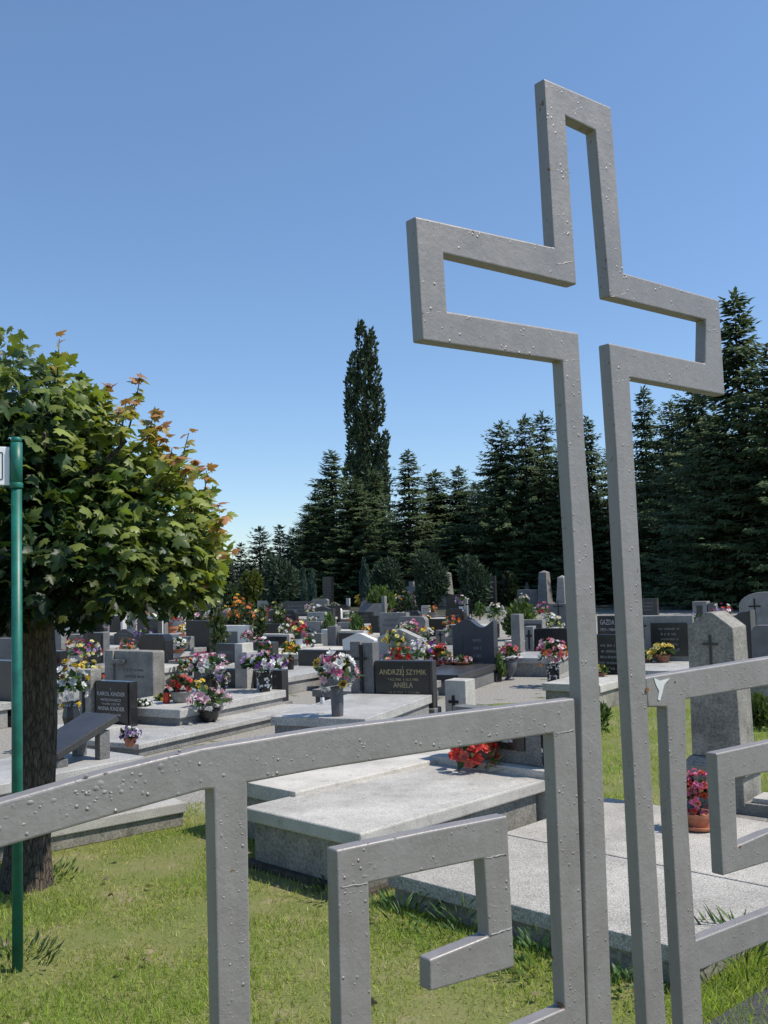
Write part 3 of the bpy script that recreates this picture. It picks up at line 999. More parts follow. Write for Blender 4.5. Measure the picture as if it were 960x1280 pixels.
        MB().box((-w_ * 0.195, d_ / 2, pz + hb * 0.46), (0.035, d_ * 1.0, hb * 0.92)).build('pillar', M['black'], t, bv)
        MB().box((-w_ * 0.115, d_ / 2 - 0.02, pz + hb / 2), (w_ * 0.125, d_ * 1.15, hb)).build('pillar', M['pale'], t, bv)
        MB().box((w_ * 0.0, d_ / 2 - 0.06, pz + hb * 0.43), (w_ * 0.10, d_ * 1.15, hb * 0.86)).build('pillar', M['lightgrey'], t, bv)
        worn_lines(t, w_ * 0.27, pz + hb * 0.2, pz + hb * 0.48, w_ * 0.36, 3, d_ * 0.15 + 0.018)
    r['obj'] = t
    return t

def make_cover(P, th, w_, L_, h_, mat, label, y_off=0.03, over=0.03, group='grave covers', two=True):
    t = thing('grave_cover', label, 'grave cover', P, -th, group)
    hc = 0.09 if h_ > 0.2 else h_ * 0.4
    MB().box((0, -y_off - L_ / 2, (h_ - hc) / 2), (w_ - 2 * over, L_ - 2 * over, h_ - hc)).build('curb', M['concrete' if mat in ('pale', 'terrazzo', 'concrete') else 'mid' if mat == 'lightgrey' else 'grey'], t, 0.006)
    MB().box((0, -y_off - L_ / 2, h_ - hc / 2), (w_, L_, hc)).build('slab', M[mat], t, 0.008)
    SLABS.append((P, th, -w_ / 2, w_ / 2, -y_off - L_, -y_off, h_))
    return t

# ------------------------------------------------------------------ near graves, measured
A43 = R(44)
U = Vector((math.sin(A43), math.cos(A43), 0))      # along the graves, away from the gate   (normal of the fronts is -U)
W = Vector((math.cos(A43), -math.sin(A43), 0))     # across, towards the right
def local_at(origin, du, dw, z=0):
    return origin + U * du + W * dw + Vector((0, 0, z))

# big pale tomb in the middle
FR = at_z(450, 1042, 0.33); FR.z = 0
tw_, tl_, th_ = 0.96, 1.62, 0.33
tc0 = FR + U * tl_ - W * (tw_ / 2)
tomb = thing('tomb', 'raised pale tomb with an overhanging lid, seen through the left gate leaf', 'tomb', tc0, -A43)
MB().box((0, -tl_ / 2 + 0.0, 0.125), (tw_ - 0.08, tl_ - 0.1, 0.25)).build('base', M['concrete'], tomb, 0.008)
MB().box((0, -tl_ / 2, 0.2925), (tw_, tl_, 0.075)).build('lid', M['pale'], tomb, 0.012, seg=3)
MB().box((0, -tl_ / 2, 0.014), (tw_ + 0.0, tl_ + 0.0, 0.035)).build('footing', M['soil'], tomb, 0.006)
SLABS.append((tc0, A43, -tw_ / 2, tw_ / 2, -tl_, 0, th_))
# step and small headstone at its far end
hs0 = tc0 + U * 0.002
hst = thing('gravestone', 'low grey headstone with a small dark plate behind the red poppies', 'gravestone', hs0, -A43)
MB().box((0, 0.14, 0.19), (tw_ + 0.02, 0.275, 0.38)).build('plinth', M['pale'], hst, 0.01)
MB().box((0.05, 0.15, 0.38 + 0.17), (0.78, 0.12, 0.34)).build('headstone', M['grey'], hst, 0.008)
MB().box((0.12, 0.085, 0.38 + 0.15), (0.30, 0.016, 0.12)).build('plaque', M['black'], hst, 0.003)
worn_lines(hst, 0.12, 0.50, 0.56, 0.22, 1, 0.0755, 'silver')
# neighbour cover behind, to the left
s2 = at_z(369, 990, 0.36)
P2 = Vector((s2.x, s2.y, 0)) + U * 1.75 - W * 0.42
make_cover(P2, A43, 0.84, 1.75, 0.36, 'pale', 'pale grave cover lying directly behind the raised tomb with the lid', 0.0)
# wide terrazzo platform on the right
pf = at_z(868, 1190, 0.16); pf.z = 0
pw_, pl_ = 1.62, 2.05
pc = pf - W * (pw_ / 2) + U * pl_
plat = thing('grave_platform', 'wide flat pebbled terrazzo grave platform with a cracked joint, beside the raised tomb', 'grave platform', pc, -A43)
MB().box((0, -pl_ / 2, 0.045), (pw_ - 0.05, pl_ - 0.05, 0.09)).build('base', M['concrete'], plat, 0.006)
half_ = 0.93
MB().box((0, -pl_ + half_ / 2 - 0.004, 0.125), (pw_, half_ - 0.008, 0.07)).build('slab', M['terrazzo'], plat, 0.008)
MB().box((0, -(pl_ - half_) / 2, 0.1255), (pw_, pl_ - half_ - 0.004, 0.07)).build('slab', M['terrazzo'], plat, 0.008)
MB().box((0, -pl_ + half_ - 0.003, 0.12), (pw_ - 0.02, 0.007, 0.062)).build('joint', M['rust'], plat)
SLABS.append((pc, A43, -pw_ / 2, pw_ / 2, -pl_, 0, 0.16))
# old sandstone pedestal monument
ob = at_z(866, 1003, 0.16)
OT = R(40)
mon = thing('gravestone', 'old grey sandstone pedestal with gabled top and carved cross, right of the gate cross', 'gravestone', Vector((ob.x + 0.16, ob.y + 0.02, 0)), -OT)
MB().box((0.02, 0.14, 0.05), (0.60, 0.48, 0.10)).build('plinth', M['sand'], mon, 0.01)
MB().box((0.0, 0.14, 0.215), (0.35, 0.31, 0.23)).build('base', M['sand'], mon, 0.008)
mb = MB().frustum((0, 0.14), (0.40, 0.36), (0.40, 0.36), 0.33, 0.375)
mb.frustum((0, 0.14), (0.40, 0.36), (0.335, 0.275), 0.3755, 0.425)
mb.build('cornice', M['sand'], mon, 0.004)
mb = MB()
hw = 0.155
mb.prism([(-hw - .005, 0.426), (hw + .005, 0.426), (hw - 0.008, 1.24), (0.02, 1.335), (-0.02, 1.335), (-hw + 0.008, 1.24)], 0.02, 0.26)
mb.build('headstone', M['sand'], mon, 0.008)
mb = MB()
mb.box((0, 0.017, 1.08), (0.014, 0.012, 0.22)).box((0, 0.0155, 1.135), (0.10, 0.010, 0.013))
mb.build('cross', M['dark'], mon)
lettering(mon, [('J\u00f3zef', 0.05, 0.5), ('Szjer', 0.075, 0.7), ('1891 \u2013 1932', 0.032, 0.6)], 0.02, 0.64, 0.28, 0.0185, 'dimtext')
for c_ in mon.children:
    if c_.name.startswith('inscription'):
        c_.data.materials[0] = M['mid']
# low block of the next grave at the right edge
bp = at_z(926, 1038, 0.0)
kb = thing('grave_curb', 'low grey curb block behind the right spiral of the gate', 'grave curb', bp, -R(40))
MB().box((0.62, 0.13, 0.085), (1.2, 0.26, 0.17)).build('block', M['sand'], kb, 0.01)
MB().box((0.62, 0.13, 0.185), (1.1, 0.2, 0.03)).build('top_slab', M['pale'], kb, 0.006)
# pale curb behind the tree at left
c1, c2 = at_z(70, 1036, 0.14), at_z(233, 1006, 0.14)
dv = (c2 - c1); dv.z = 0
dn = dv.normalized()
c0 = c1 - dn * 1.2
Lc = dv.length + 1.2
lc = thing('grave_curb', 'long pale terrazzo curb on grey concrete at the lawn edge, right of the maple', 'grave curb', Vector((c0.x, c0.y, 0)), math.atan2(dn.y, dn.x))
MB().box((Lc / 2, 0.10, 0.045), (Lc - 0.02, 0.16, 0.09)).build('base', M['concrete'], lc, 0.006)
MB().box((Lc / 2, 0.10, 0.125), (Lc, 0.2, 0.07)).build('top_slab', M['pale'], lc, 0.008)
# the grave bed behind it
nb = Vector((-dn.y, dn.x, 0))
bd = thing('grave_cover', 'flat grey grave bed behind the maple trunk and pale curb', 'grave cover', Vector((c0.x, c0.y, 0)) + nb * 0.203, math.atan2(dn.y, dn.x))
MB().box((Lc / 2 - 0.05, 0.35, 0.05), (Lc - 0.1, 0.7, 0.10)).build('slab', M['grey'], bd, 0.008)
# tilted book-like plate on two legs
bk = at_z(72, 958, 0.22)
TB = R(38)
_y, _x = Vector((math.sin(TB), math.cos(TB), 0)), Vector((math.cos(TB), -math.sin(TB), 0))
make_cover(Vector((bk.x, bk.y, 0)) + _y * 0.72 - _x * 0.35, TB, 1.0, 1.35, 0.2, 'lightgrey', 'grey grave cover under the tilted stone plate by the maple trunk', 0.0)
book = thing('grave_plate', 'tilted dark grey stone plate on short legs, right of the maple trunk', 'grave plate', Vector((bk.x, bk.y, 0.201)), -TB, None)
mt = Matrix.Translation((0, 0, 0.09)) @ Matrix.Rotation(R(22), 4, 'X')
MB().box((-0.22, 0.31, 0.0), (0.44, 0.62, 0.06), mt).build('plate', M['dark'], book, 0.008)
MB().box((-0.06, 0.46, 0.115), (0.07, 0.1, 0.23)).build('leg', M['grey'], book, 0.004)
MB().box((-0.38, 0.46, 0.115), (0.07, 0.1, 0.23)).build('leg', M['grey'], book, 0.004)
MB().box((-0.22, 0.06, 0.03), (0.4, 0.1, 0.06)).build('leg', M['grey'], book, 0.004)

# ------------------------------------------------------------------ headstones of the cemetery
g(-48, 15, 826, 905, 'block', 'dark', 'wide dark headstone at the left edge, partly hidden by the green post', slab='mid', ref='the wide dark headstone at the left edge', sl=1.9)
g(-30, 15, 798, 836, 'block', 'grey', 'low grey grave wall with a yellow flower in front, left of the green post', d=0.2, plinth=0)
g(60, 76, 777, 826, 'block', 'mid', 'slim round-topped grey headstone touching the right side of the maple trunk', top='round')
g(117, 135, 761, 793, 'block', 'black', 'small black headstone with rounded top under the maple leaves', top='round')
g(136, 153, 769, 803, 'block', 'white', 'small white-framed headstone with a black plate under the maple crown', plate=(0.1, 0.86, 0.12, 0.95), rows=0, slab='pale', sl=0.9, ref='the small white-framed headstone')
g(101, 119, 763, 789, 'block', 'mid', 'pale grey headstone in the shade left of the small rounded black one', top='flat', rows=3)
g(81, 89, 771, 788, 'block', 'white', 'tiny white rounded grave marker at far left under the maple', top='round', d=0.12)
g(112, 129, 791, 838, 'block', 'grey', 'grey headstone with inset dark plate behind the mixed bouquet', plate=(0.16, 0.92, 0.1, 0.93), slab='mid', ref='the grey headstone with inset dark plate')
g(104, 111, 785, 840, 'block', 'black', 'narrow black pillar stone left of the inset plate headstone', d=0.12)
g(86, 108, 798, 828, 'slant', 'mid', 'slanting grey book-shaped gravestone right of the maple trunk', plinth=0.06)
g(131, 190, 814, 893, 'feet', 'sand', 'big blank grey headstone with a raised cross, standing on two dark feet', th=36, d=0.2, slab=None, plinth=0, sl=2.1, ref='the big grey headstone on feet')
g(103, 160, 838, 922, 'pillarblock', 'black', 'black headstone with silver lettering and a pale pillar with black cross, near the maple', th=33, d=0.13, pf=0.27, bf=0.80, plrm='sand', cross=(0.2, 0.92, 0.19), cxf=0.42, slab='mid', sl=0.5, sh=0.16,
  ref='the black headstone with pale pillar', pm='grey', plate=(0.06, 0.96, 0.04, 0.98), text=[('\u2020', 0.035, 1), ('KAROL KINDER', 0.062, 1.05), ('MISTRZ ROLNICZY', 0.038, 0.9), ('* 4.4.1904  \u2020 20.2.1971', 0.032, 0.95), ('ANNA KINDER', 0.062, 1.0), ('* 2.7.1907  \u2020 7.1.1980', 0.034, 1)])
g(160, 176, 752, 790, 'steps', 'white', 'white gravestone of stepped upright pillars under the maple leaves', cols=[(0.12, 0.22, 1.0), (0.36, 0.22, 0.62), (0.62, 0.24, 0.78), (0.9, 0.18, 1.02)])
g(174, 206, 793, 846, 'block', 'black', 'black headstone with rounded shoulders left of the white flower cushion', top='shoulder', slab='grey', ref='the black shouldered headstone', d=0.2)
g(181, 205, 770, 800, 'block', 'mid', 'pale grey headstone with a wavy top behind the black shouldered one', top='swell', slab='grey', sl=1.0, ref='the wavy pale headstone')
g(233, 262, 776, 826, 'block', 'brown', 'tall square dark brown headstone right of the maple crown', d=0.22, slab='grey', ref='the tall dark brown headstone')
g(221, 236, 796, 832, 'block', 'mid', 'small light grey headstone touching the tall dark brown one', slab='pale', sl=1.0, ref='the small light grey headstone')
g(211, 232, 826, 852, 'block', 'mid', 'low pale headstone behind the red roses pot', slab='pale', sl=1.1, ref='the low pale headstone')
g(270, 296, 805, 850, 'block', 'dark', 'dark headstone left of the tall white pillars', slab='mid', sl=1.3, ref='the dark headstone left of white pillars', rows=2)
g(276, 311, 782, 812, 'block', 'white', 'white wall-like headstone behind the rose bushes', plate=(0.05, 0.6, 0.1, 0.7), plm='grey')
g(272, 349, 805, 890, 'monument', 'white', 'monument of two tall white pillars between low dark wings', th=30, d=0.2, slab='mid', sw=1.25, sl=2.1, sh=0.30, pm='mid', ref='the white pillar monument')
g(313, 341, 803, 850, 'block', 'dark', 'dark headstone behind the pink roses, right of the white pillars', slab='mid', ref='the dark headstone behind pink roses')
g(329, 362, 793, 828, 'block', 'pale', 'pale-rimmed headstone with a wide dark plate behind the yellow lilies', plate=(0.06, 0.9, 0.08, 0.9), slab='pale', ref='the pale-rimmed headstone')
g(328, 354, 780, 806, 'block', 'black', 'low black headstone behind the pale-rimmed one', slab='pale', sl=1.1, ref='the low black headstone')
g(382, 401, 777, 806, 'block', 'mid', 'light grey headstone right of the red and yellow flowers', slab='pale', sl=1.2, ref='the light grey headstone beside red flowers')
g(376, 402, 792, 822, 'block', 'grey', 'low grey headstone with a white block at its right end', d=0.2, slab='pale', ref='the low grey headstone behind the bowl')
g(402, 411, 787, 814, 'block', 'white', 'white stone block at the end of the low grey headstone', d=0.25, plinth=0)
g(354, 389, 752, 780, 'block', 'dark', 'wide dark grey headstone with white roses at its right', rows=3, slab='mid', sl=1.4, ref='the wide dark far headstone')
g(404, 415, 721, 763, 'block', 'black', 'tall slim black stele before the dark trees', d=0.22, rows=6, tm='dimtext')
g(403, 423, 757, 781, 'block', 'black', 'black headstone at the foot of the tall black stele', rows=2, slab='pale', sl=1.3, ref='the black headstone under the stele')
g(310, 318, 745, 762, 'block', 'white', 'small white box-shaped stone beyond the orange roses', d=0.3)
g(322, 335, 751, 773, 'block', 'pale', 'pale square headstone right of the orange rose bushes', d=0.25, slab='pale', sl=1.0, ref='the pale square headstone')
g(290, 303, 757, 775, 'block', 'mid', 'far grey headstone half hidden by the orange rose bushes')
g(433, 437, 748, 768, 'block', 'white', 'slim white lantern pillar at the far left of the yellow bush', d=0.08)
g(443, 476, 752, 784, 'slant', 'grey', 'large slanting grey slab stone below the yellow bush', pillar=True)
g(464, 494, 770, 806, 'block', 'black', 'black headstone with bright right edge behind the dry planter', d=0.2, rows=0, cross=(0.35, 0.55, 0.95, 0.08), cm='grey', slab='pale', ref='the black headstone with bright edge')
g(483, 491, 785, 808, 'block', 'grey', 'small narrow grey stone leaning before the black headstone', top='round', d=0.1, plinth=0)
g(507, 522, 727, 760, 'cross', 'mid', 'stout grey stone cross rising behind the dark clipped shrub', ct=0.28, d=0.22)
g(523, 540, 742, 768, 'block', 'black', 'small black headstone under the stout stone cross')
g(527, 537, 757, 777, 'block', 'pale', 'small pale tablet leaning right of the dark clipped shrub', d=0.1, rows=4)
g(536, 548, 739, 760, 'block', 'pale', 'pale headstone with pink and orange flowers left of the first obelisk', top='gable')
g(548, 561, 714, 762, 'obelisk', 'mid', 'grey obelisk with bright right face, leftmost of the three obelisks', d=0.62, base=0.12, pm='mid')
g(558, 576, 743, 768, 'block', 'black', 'squat black stone at the foot of the leftmost obelisk')
g(580, 585, 748, 772, 'block', 'pale', 'slim pale pillar stone right of the leftmost obelisk', d=0.14)
g(531, 588, 774, 796, 'block', 'black', 'long low black grave wall behind the wavy blue-grey headstone', d=0.25, plinth=0)
g(411, 455, 783, 826, 'pillarblock', 'pale', 'framed dark headstone with a left pillar in front of the small grey stone', pf=0.26, bf=0.84, plate=(0.04, 0.9, 0.06, 0.9), plrm='grey', slab='pale', ref='the framed dark headstone')
g(422, 440, 778, 800, 'block', 'mid', 'small grey headstone behind the framed dark one', slab='pale', sl=0.9, ref='the small grey headstone')
g(440, 541, 802, 900, 'pillarblock', 'dark', 'dark headstone with gold lettering and two tall grey pillars behind the gate rail', th=22, d=0.17, pf=0.29, bf=0.70, np=2, plrm='grey', pm='grey', cross=(0.25, 0.95, 0.16), cxf=0.5,
  plate=(0.03, 0.95, 0.24, 0.98), plm='black', tz=0.90, tm='gold', text=[('\u2020', 0.035, 1), ('ANDRZEJ SZYMIK', 0.085, 1.02), ('* 4.2.1906  \u2020 16.3.1980', 0.04, 0.75), ('ANIELA', 0.085, 0.42), ('* 14.10.1910  \u2020 17.4.1981', 0.04, 0.75)], slab='mid', sl=1.9, sh=0.3, ref='the headstone with gold lettering')
g(567, 619, 774, 852, 'block', 'navy', 'tall blue-grey headstone with a wave-shaped top in the middle', th=24, d=0.2, top='wave', rows=0, plate=None, slab='dark', sl=1.7, sh=0.28, ref='the wavy blue-grey headstone', pm='dark')
g(545, 557, 788, 812, 'block', 'mid', 'small grey stone with black cross left of the wavy headstone', cross=(0.5, 0.3, 0.9, 0.12), d=0.15)
g(557, 583, 851, 900, 'block', 'pale', 'short cream headstone block with a black cross just above the gate rail', th=30, d=0.26, plinth=0, cross=(0.42, 0.08, 0.62, 0.12), ct=0.03)
g(640, 651, 768, 822, 'block', 'mid', 'slim grey pillar stone left of the grey-framed headstone', d=0.2)
g(650, 679, 775, 818, 'block', 'mid', 'grey-framed headstone behind the black pillar-and-plate headstone', plate=(0.2, 0.95, 0.08, 0.86), plm='dark', slab='pale', ref='the grey-framed headstone')
g(658, 716, 783, 836, 'pillarblock', 'black', 'wide black headstone with grey pillar, left of the gate cross posts', th=22, pf=0.2, bf=0.93, plrm='mid', d=0.2, slab='mid', sl=1.3, ref='the wide black headstone by the gate posts', cross=(0.35, 0.9, 0.1))
g(672, 685, 713, 762, 'obelisk', 'mid', 'tallest grey obelisk at the back, middle one of the three', d=0.6, base=0.10)
g(696, 707, 719, 774, 'obelisk', 'mid', 'grey obelisk on a square base, rightmost of the three', d=0.45, base=0.28)
g(643, 672, 737, 762, 'block', 'mid', 'wide pale grey headstone left of the tallest obelisk', plinth=0.2)
g(656, 662, 728, 756, 'steps', 'grey', 'small grey figure-like stone between pale headstone and obelisk', cols=[(0.5, 0.9, 0.82), (0.5, 0.45, 1.0)])
g(687, 709, 755, 790, 'block', 'grey', 'grey headstone with a black iron cross in front of the obelisk base', cross=(0.55, 0.3, 1.15, 0.3), rows=2)
g(614, 620, 720, 765, 'block', 'dark', 'slim dark stele standing in the shade right of the bushy cypresses', d=0.15)
g(748, 773, 770, 808, 'block', 'dark', 'dark headstone with a lettered name, between the two cross posts', text=None, plate=(0.05, 0.95, 0.2, 0.95), rows=0)
g(744, 786, 794, 872, 'block', 'black', 'black headstone with a pale top edge, between the two cross posts', rows=5, slab='pale', sl=1.2, ref='the black headstone between the posts')
g(800, 822, 748, 776, 'block', 'dark', 'small dark headstone just right of the gate cross, far back', rows=3)
g(802, 868, 770, 852, 'block', 'mid', 'wide pale grey wall headstone with an inset dark plate, behind the yellow daffodils', th=22, plate=(0.23, 0.9, 0.28, 0.87), rows=5, d=0.22, slab='mid', sl=1.4, ref='the wide pale wall headstone', cross=(0.09, 0.6, 0.92, 0.1))
g(867, 884, 752, 782, 'block', 'mid', 'small box-shaped grey headstone above the sandstone pedestal', d=0.35, plate=(0.3, 0.7, 0.1, 0.8), plm='dark')
g(886, 896, 754, 782, 'block', 'grey', 'narrow grey stone beside the box-shaped headstone')
g(914, 941, 764, 850, 'block', 'dark', 'rough-hewn dark boulder headstone with a black cross, right of the pedestal', th=34, d=0.3, top='rough', cross=(0.35, 0.2, 0.85, 0.22), pm='grey')
g(944, 990, 782, 856, 'block', 'grey', 'grey granite headstone cut by the right edge of the photo', th=30, top='shoulder', slab='pale', sl=1.6, ref='the granite headstone at the right edge')
g(928, 990, 740, 802, 'block', 'mid', 'pale arched headstone with black cross at the right edge', th=22, top='round', cross=(0.3, 0.25, 0.85, 0.25), ct=0.03)

def blocked(pts, skip):
    for r in STONES:
        if r is skip or abs(r['P'].x - pts[0][0]) > 4.5 or abs(r['P'].y - pts[0][1]) > 4.5:
            continue
        for p in pts:
            if inside(p, r['P'], r['th'], -r['w'] / 2 - 0.06, r['w'] / 2 + 0.06, -0.06, r['d'] + 0.06):
                return True
    for s in SLABS:
        if abs(s[0].x - pts[0][0]) > 5 or abs(s[0].y - pts[0][1]) > 5:
            continue
        for p in pts:
            if inside(p, s[0], s[1], s[2] - 0.03, s[3] + 0.03, s[4] - 0.03, s[5] + 0.03):
                return True
    for p in pts:
        if (p[0] - tb.x) ** 2 + (p[1] - TY) ** 2 < 0.09:
            return True
    return False

def trace(x, y):
    """first surface the sight line meets: a grave cover or the ground"""
    best = at_z(x, y, 0)
    bd_ = (best - EYEV).length
    for s in SLABS:
        p = at_z(x, y, s[6])
        if (p - EYEV).length < bd_ and inside((p.x, p.y), s[0], s[1], s[2], s[3], s[4], s[5]):
            best, bd_ = p, (p - EYEV).length
    return best

for r in sorted(STONES, key=lambda r: r['P'].y):
    make_stone(r)
    if r['slab']:
        for tL in np.arange(r['sl'], 0.35, -0.1):
            ok = False
            for wfac in (1.0, 0.85):
                ww = r['sw'] * wfac
                pts = rect_pts(r['P'], r['th'], -ww / 2, ww / 2, -0.05 - tL, -0.06)
                if not blocked(pts, r):
                    make_cover(r['P'], r['th'], ww, float(tL), r['sh'], {'mid': 'lightgrey', 'grey': 'mid'}.get(r['slab'], r['slab']),
                               {'pale': 'pale', 'mid': 'light grey', 'grey': 'grey', 'dark': 'dark polished'}[r['slab']] + ' grave cover lying before ' + r['ref'], 0.05)
                    ok = True
                    break
            if ok:
                break
for r in STONES:
    if r['kind'] == 'monument':
        c_, s_ = math.cos(r['th']), math.sin(r['th'])
        Pm = r['P'] + Vector((c_ * 0.22, -s_ * 0.22, 0))
        make_cover(Pm, r['th'], 1.62, 2.95, 0.13, 'lightgrey', 'wide low pale step around the grave cover of the white pillar monument', 0.02)
        mm = Matrix.Rotation(-r['th'], 4, 'Z')
# more low covers in the gaps between the headstones, each named from the stone beside it
FILL = []
rf = random.Random(77)
used = set()
refs = [r for r in STONES if r['ref']]
cand = [(x + rf.uniform(-.3, .3), y + rf.uniform(-.3, .3)) for y in np.arange(8.2, 46, 1.25) for x in np.arange(-14, 15, 1.2)]
for x, y in cand:
    if len(FILL) >= 110 or abs(x / y) > 0.40 or (x > -2.2 and y < 8.4) or y < 10.6 or (x > 0.9 and y < 17) or rf.random() < 0.15:
        continue
    th = R(33 + rf.uniform(-3, 3))
    P = Vector((x, y, 0))
    ww, LL, hh = rf.uniform(0.8, 1.05), rf.uniform(1.2, 1.9), rf.choice([0.16, 0.2, 0.26, 0.3])
    pts = rect_pts(P, th, -ww / 2, ww / 2, -LL - 0.03, -0.03)
    if blocked(pts, None) or any((p[0] - hs0.x) ** 2 + (p[1] - hs0.y) ** 2 < 0.6 for p in pts):
        continue
    nr = min(refs, key=lambda r: (r['P'] - P).length)
    dx, dy = x - nr['P'].x, y - nr['P'].y
    if (nr['P'] - P).length > 5:
        continue
    rel = ('right of' if dx > 0 else 'left of') if abs(dx) * 1.0 > abs(dy) * 0.7 else ('behind' if dy > 0 else 'in front of')
    mat = rf.choice(['pale', 'pale', 'lightgrey', 'lightgrey', 'mid', 'concrete'])
    rf_ = nr['ref']
    lab = {'pale': 'pale', 'lightgrey': 'light grey', 'mid': 'grey', 'concrete': 'weathered'}[mat] + ' low grave cover ' + rel + ' ' + nr['ref']
    if lab in used:
        continue
    used.add(lab)
    make_cover(P, th, ww, LL, hh, mat, lab, 0.03)
    FILL.append((P, th, ww, LL, hh, rel + ' ' + nr['ref']))
    if y > 15 and rf.random() < 0.8 and (x < 0.08 * y or y > 30):
        hm_ = rf.choice(['dark', 'grey', 'mid', 'black', 'lightgrey', 'white'])
        hl = {'dark': 'dark', 'grey': 'grey', 'mid': 'light grey', 'black': 'black', 'lightgrey': 'pale', 'white': 'white'}[hm_] + ' small headstone ' + rel + ' ' + nr['ref']
        if hl not in used:
            used.add(hl)
            make_stone(dict(P=P + Vector((0, 0, 0)), th=th, w=ww * rf.uniform(0.6, 0.95), h=rf.uniform(0.5, 0.85), d=0.15, kind='block', mat=hm_, label=hl, group='gravestones', name='gravestone',
                            opt=dict(top=rf.choice(['flat', 'flat', 'round', 'shoulder', 'swell', 'gable']), rows=rf.choice([0, 3]))))
# iron cross on the wavy headstone, name on the stone between the posts
for r in STONES:
    if r['label'].startswith('tall blue-grey headstone'):
        t = r['obj']
        MB().lathe([(0.05, 0), (0.05, 0.05), (0.03, 0.07)], 12, Matrix.Translation((-0.12 * r['w'], 0.1, r['h'] - 0.03))).build('cross_foot', M['navy'], t)
        iron_cross(t, -0.12 * r['w'], r['h'] + 0.035, r['h'] + 0.30, 0.09, 0.11, 0.018)
        worn_lines(t, 0.1 * r['w'], r['h'] * 0.22, r['h'] * 0.72, r['w'] * 0.3, 4, -0.0015)
        iron_cross(t, -0.25 * r['w'], r['h'] * 0.35, r['h'] * 0.75, -0.006, 0.12, 0.016, 'dark', 0.007)
    if 'lettered name' in r['label']:
        lettering(r['obj'], [('GAZDA', 0.16, 1), ('1921\u20131984', 0.09, 1)], 0.0 * r['w'], r['h'] * 0.88, r['w'] * 0.7, -0.0155, 'silver')

# ------------------------------------------------------------------ flowers
PAL = dict(red=(0.62, 0.02, 0.02), scarlet=(0.62, 0.05, 0.03), coral=(0.60, 0.13, 0.10), pink=(0.75, 0.20, 0.36), lpink=(0.85, 0.55, 0.62), magenta=(0.34, 0.025, 0.15), purple=(0.24, 0.08, 0.36), lilac=(0.45, 0.30, 0.55),
           white=(0.9, 0.9, 0.87), cream=(0.72, 0.66, 0.45), yellow=(0.85, 0.58, 0.04), lyellow=(0.88, 0.77, 0.28), orange=(0.80, 0.27, 0.04), dry=(0.22, 0.13, 0.09), dark=(0.05, 0.02, 0.02))
FG = 'flowers set on the graves'

def vase_mesh(kind, r, h, parent):
    mb = MB()
    if kind == 'cyl' or kind == 'mosaic':
        mb.lathe([(r * 0.86, 0), (r * 0.92, h * 0.04), (r, h * 0.5), (r * 1.0, h * 0.93), (r * 1.08, h * 0.95), (r * 1.08, h), (r * 0.92, h), (r * 0.88, h * 0.9)], 20)
    elif kind == 'urn':
        mb.lathe([(r * 0.62, 0), (r * 0.62, h * 0.07), (r * 0.34, h * 0.16), (r * 0.4, h * 0.26), (r * 0.85, h * 0.5), (r, h * 0.78), (r * 0.92, h * 0.93), (r * 1.08, h), (r * 0.9, h * 0.99), (r * 0.8, h * 0.9)], 20)
    elif kind == 'facet':
        mb.lathe([(r * 0.62, 0), (r * 1.0, h * 0.55), (r * 0.8, h * 0.93), (r * 0.9, h), (r * 0.7, h * 0.98)], 8)
    elif kind == 'bowl':
        mb.lathe([(r * 0.6, 0), (r * 0.85, h * 0.3), (r, h * 0.85), (r * 1.06, h * 0.88), (r * 1.06, h), (r * 0.94, h), (r * 0.9, h * 0.85)], 20)
    else:
        mb.lathe([(r * 0.70, 0), (r * 0.92, h * 0.78), (r * 1.06, h * 0.80), (r * 1.08, h), (r * 0.95, h), (r * 0.92, h * 0.86)], 18)
    return mb

VM = dict(mosaic='mosaic', urn='grey_vase', wurn='white_vase', facet='dark_vase', bowl='grey', pot='terracotta', copper='copper', cyl='grey_vase', tbowl='terracotta', dbowl='dark_vase', wcyl='white_vase', dcyl='dark_vase', planter='mid')

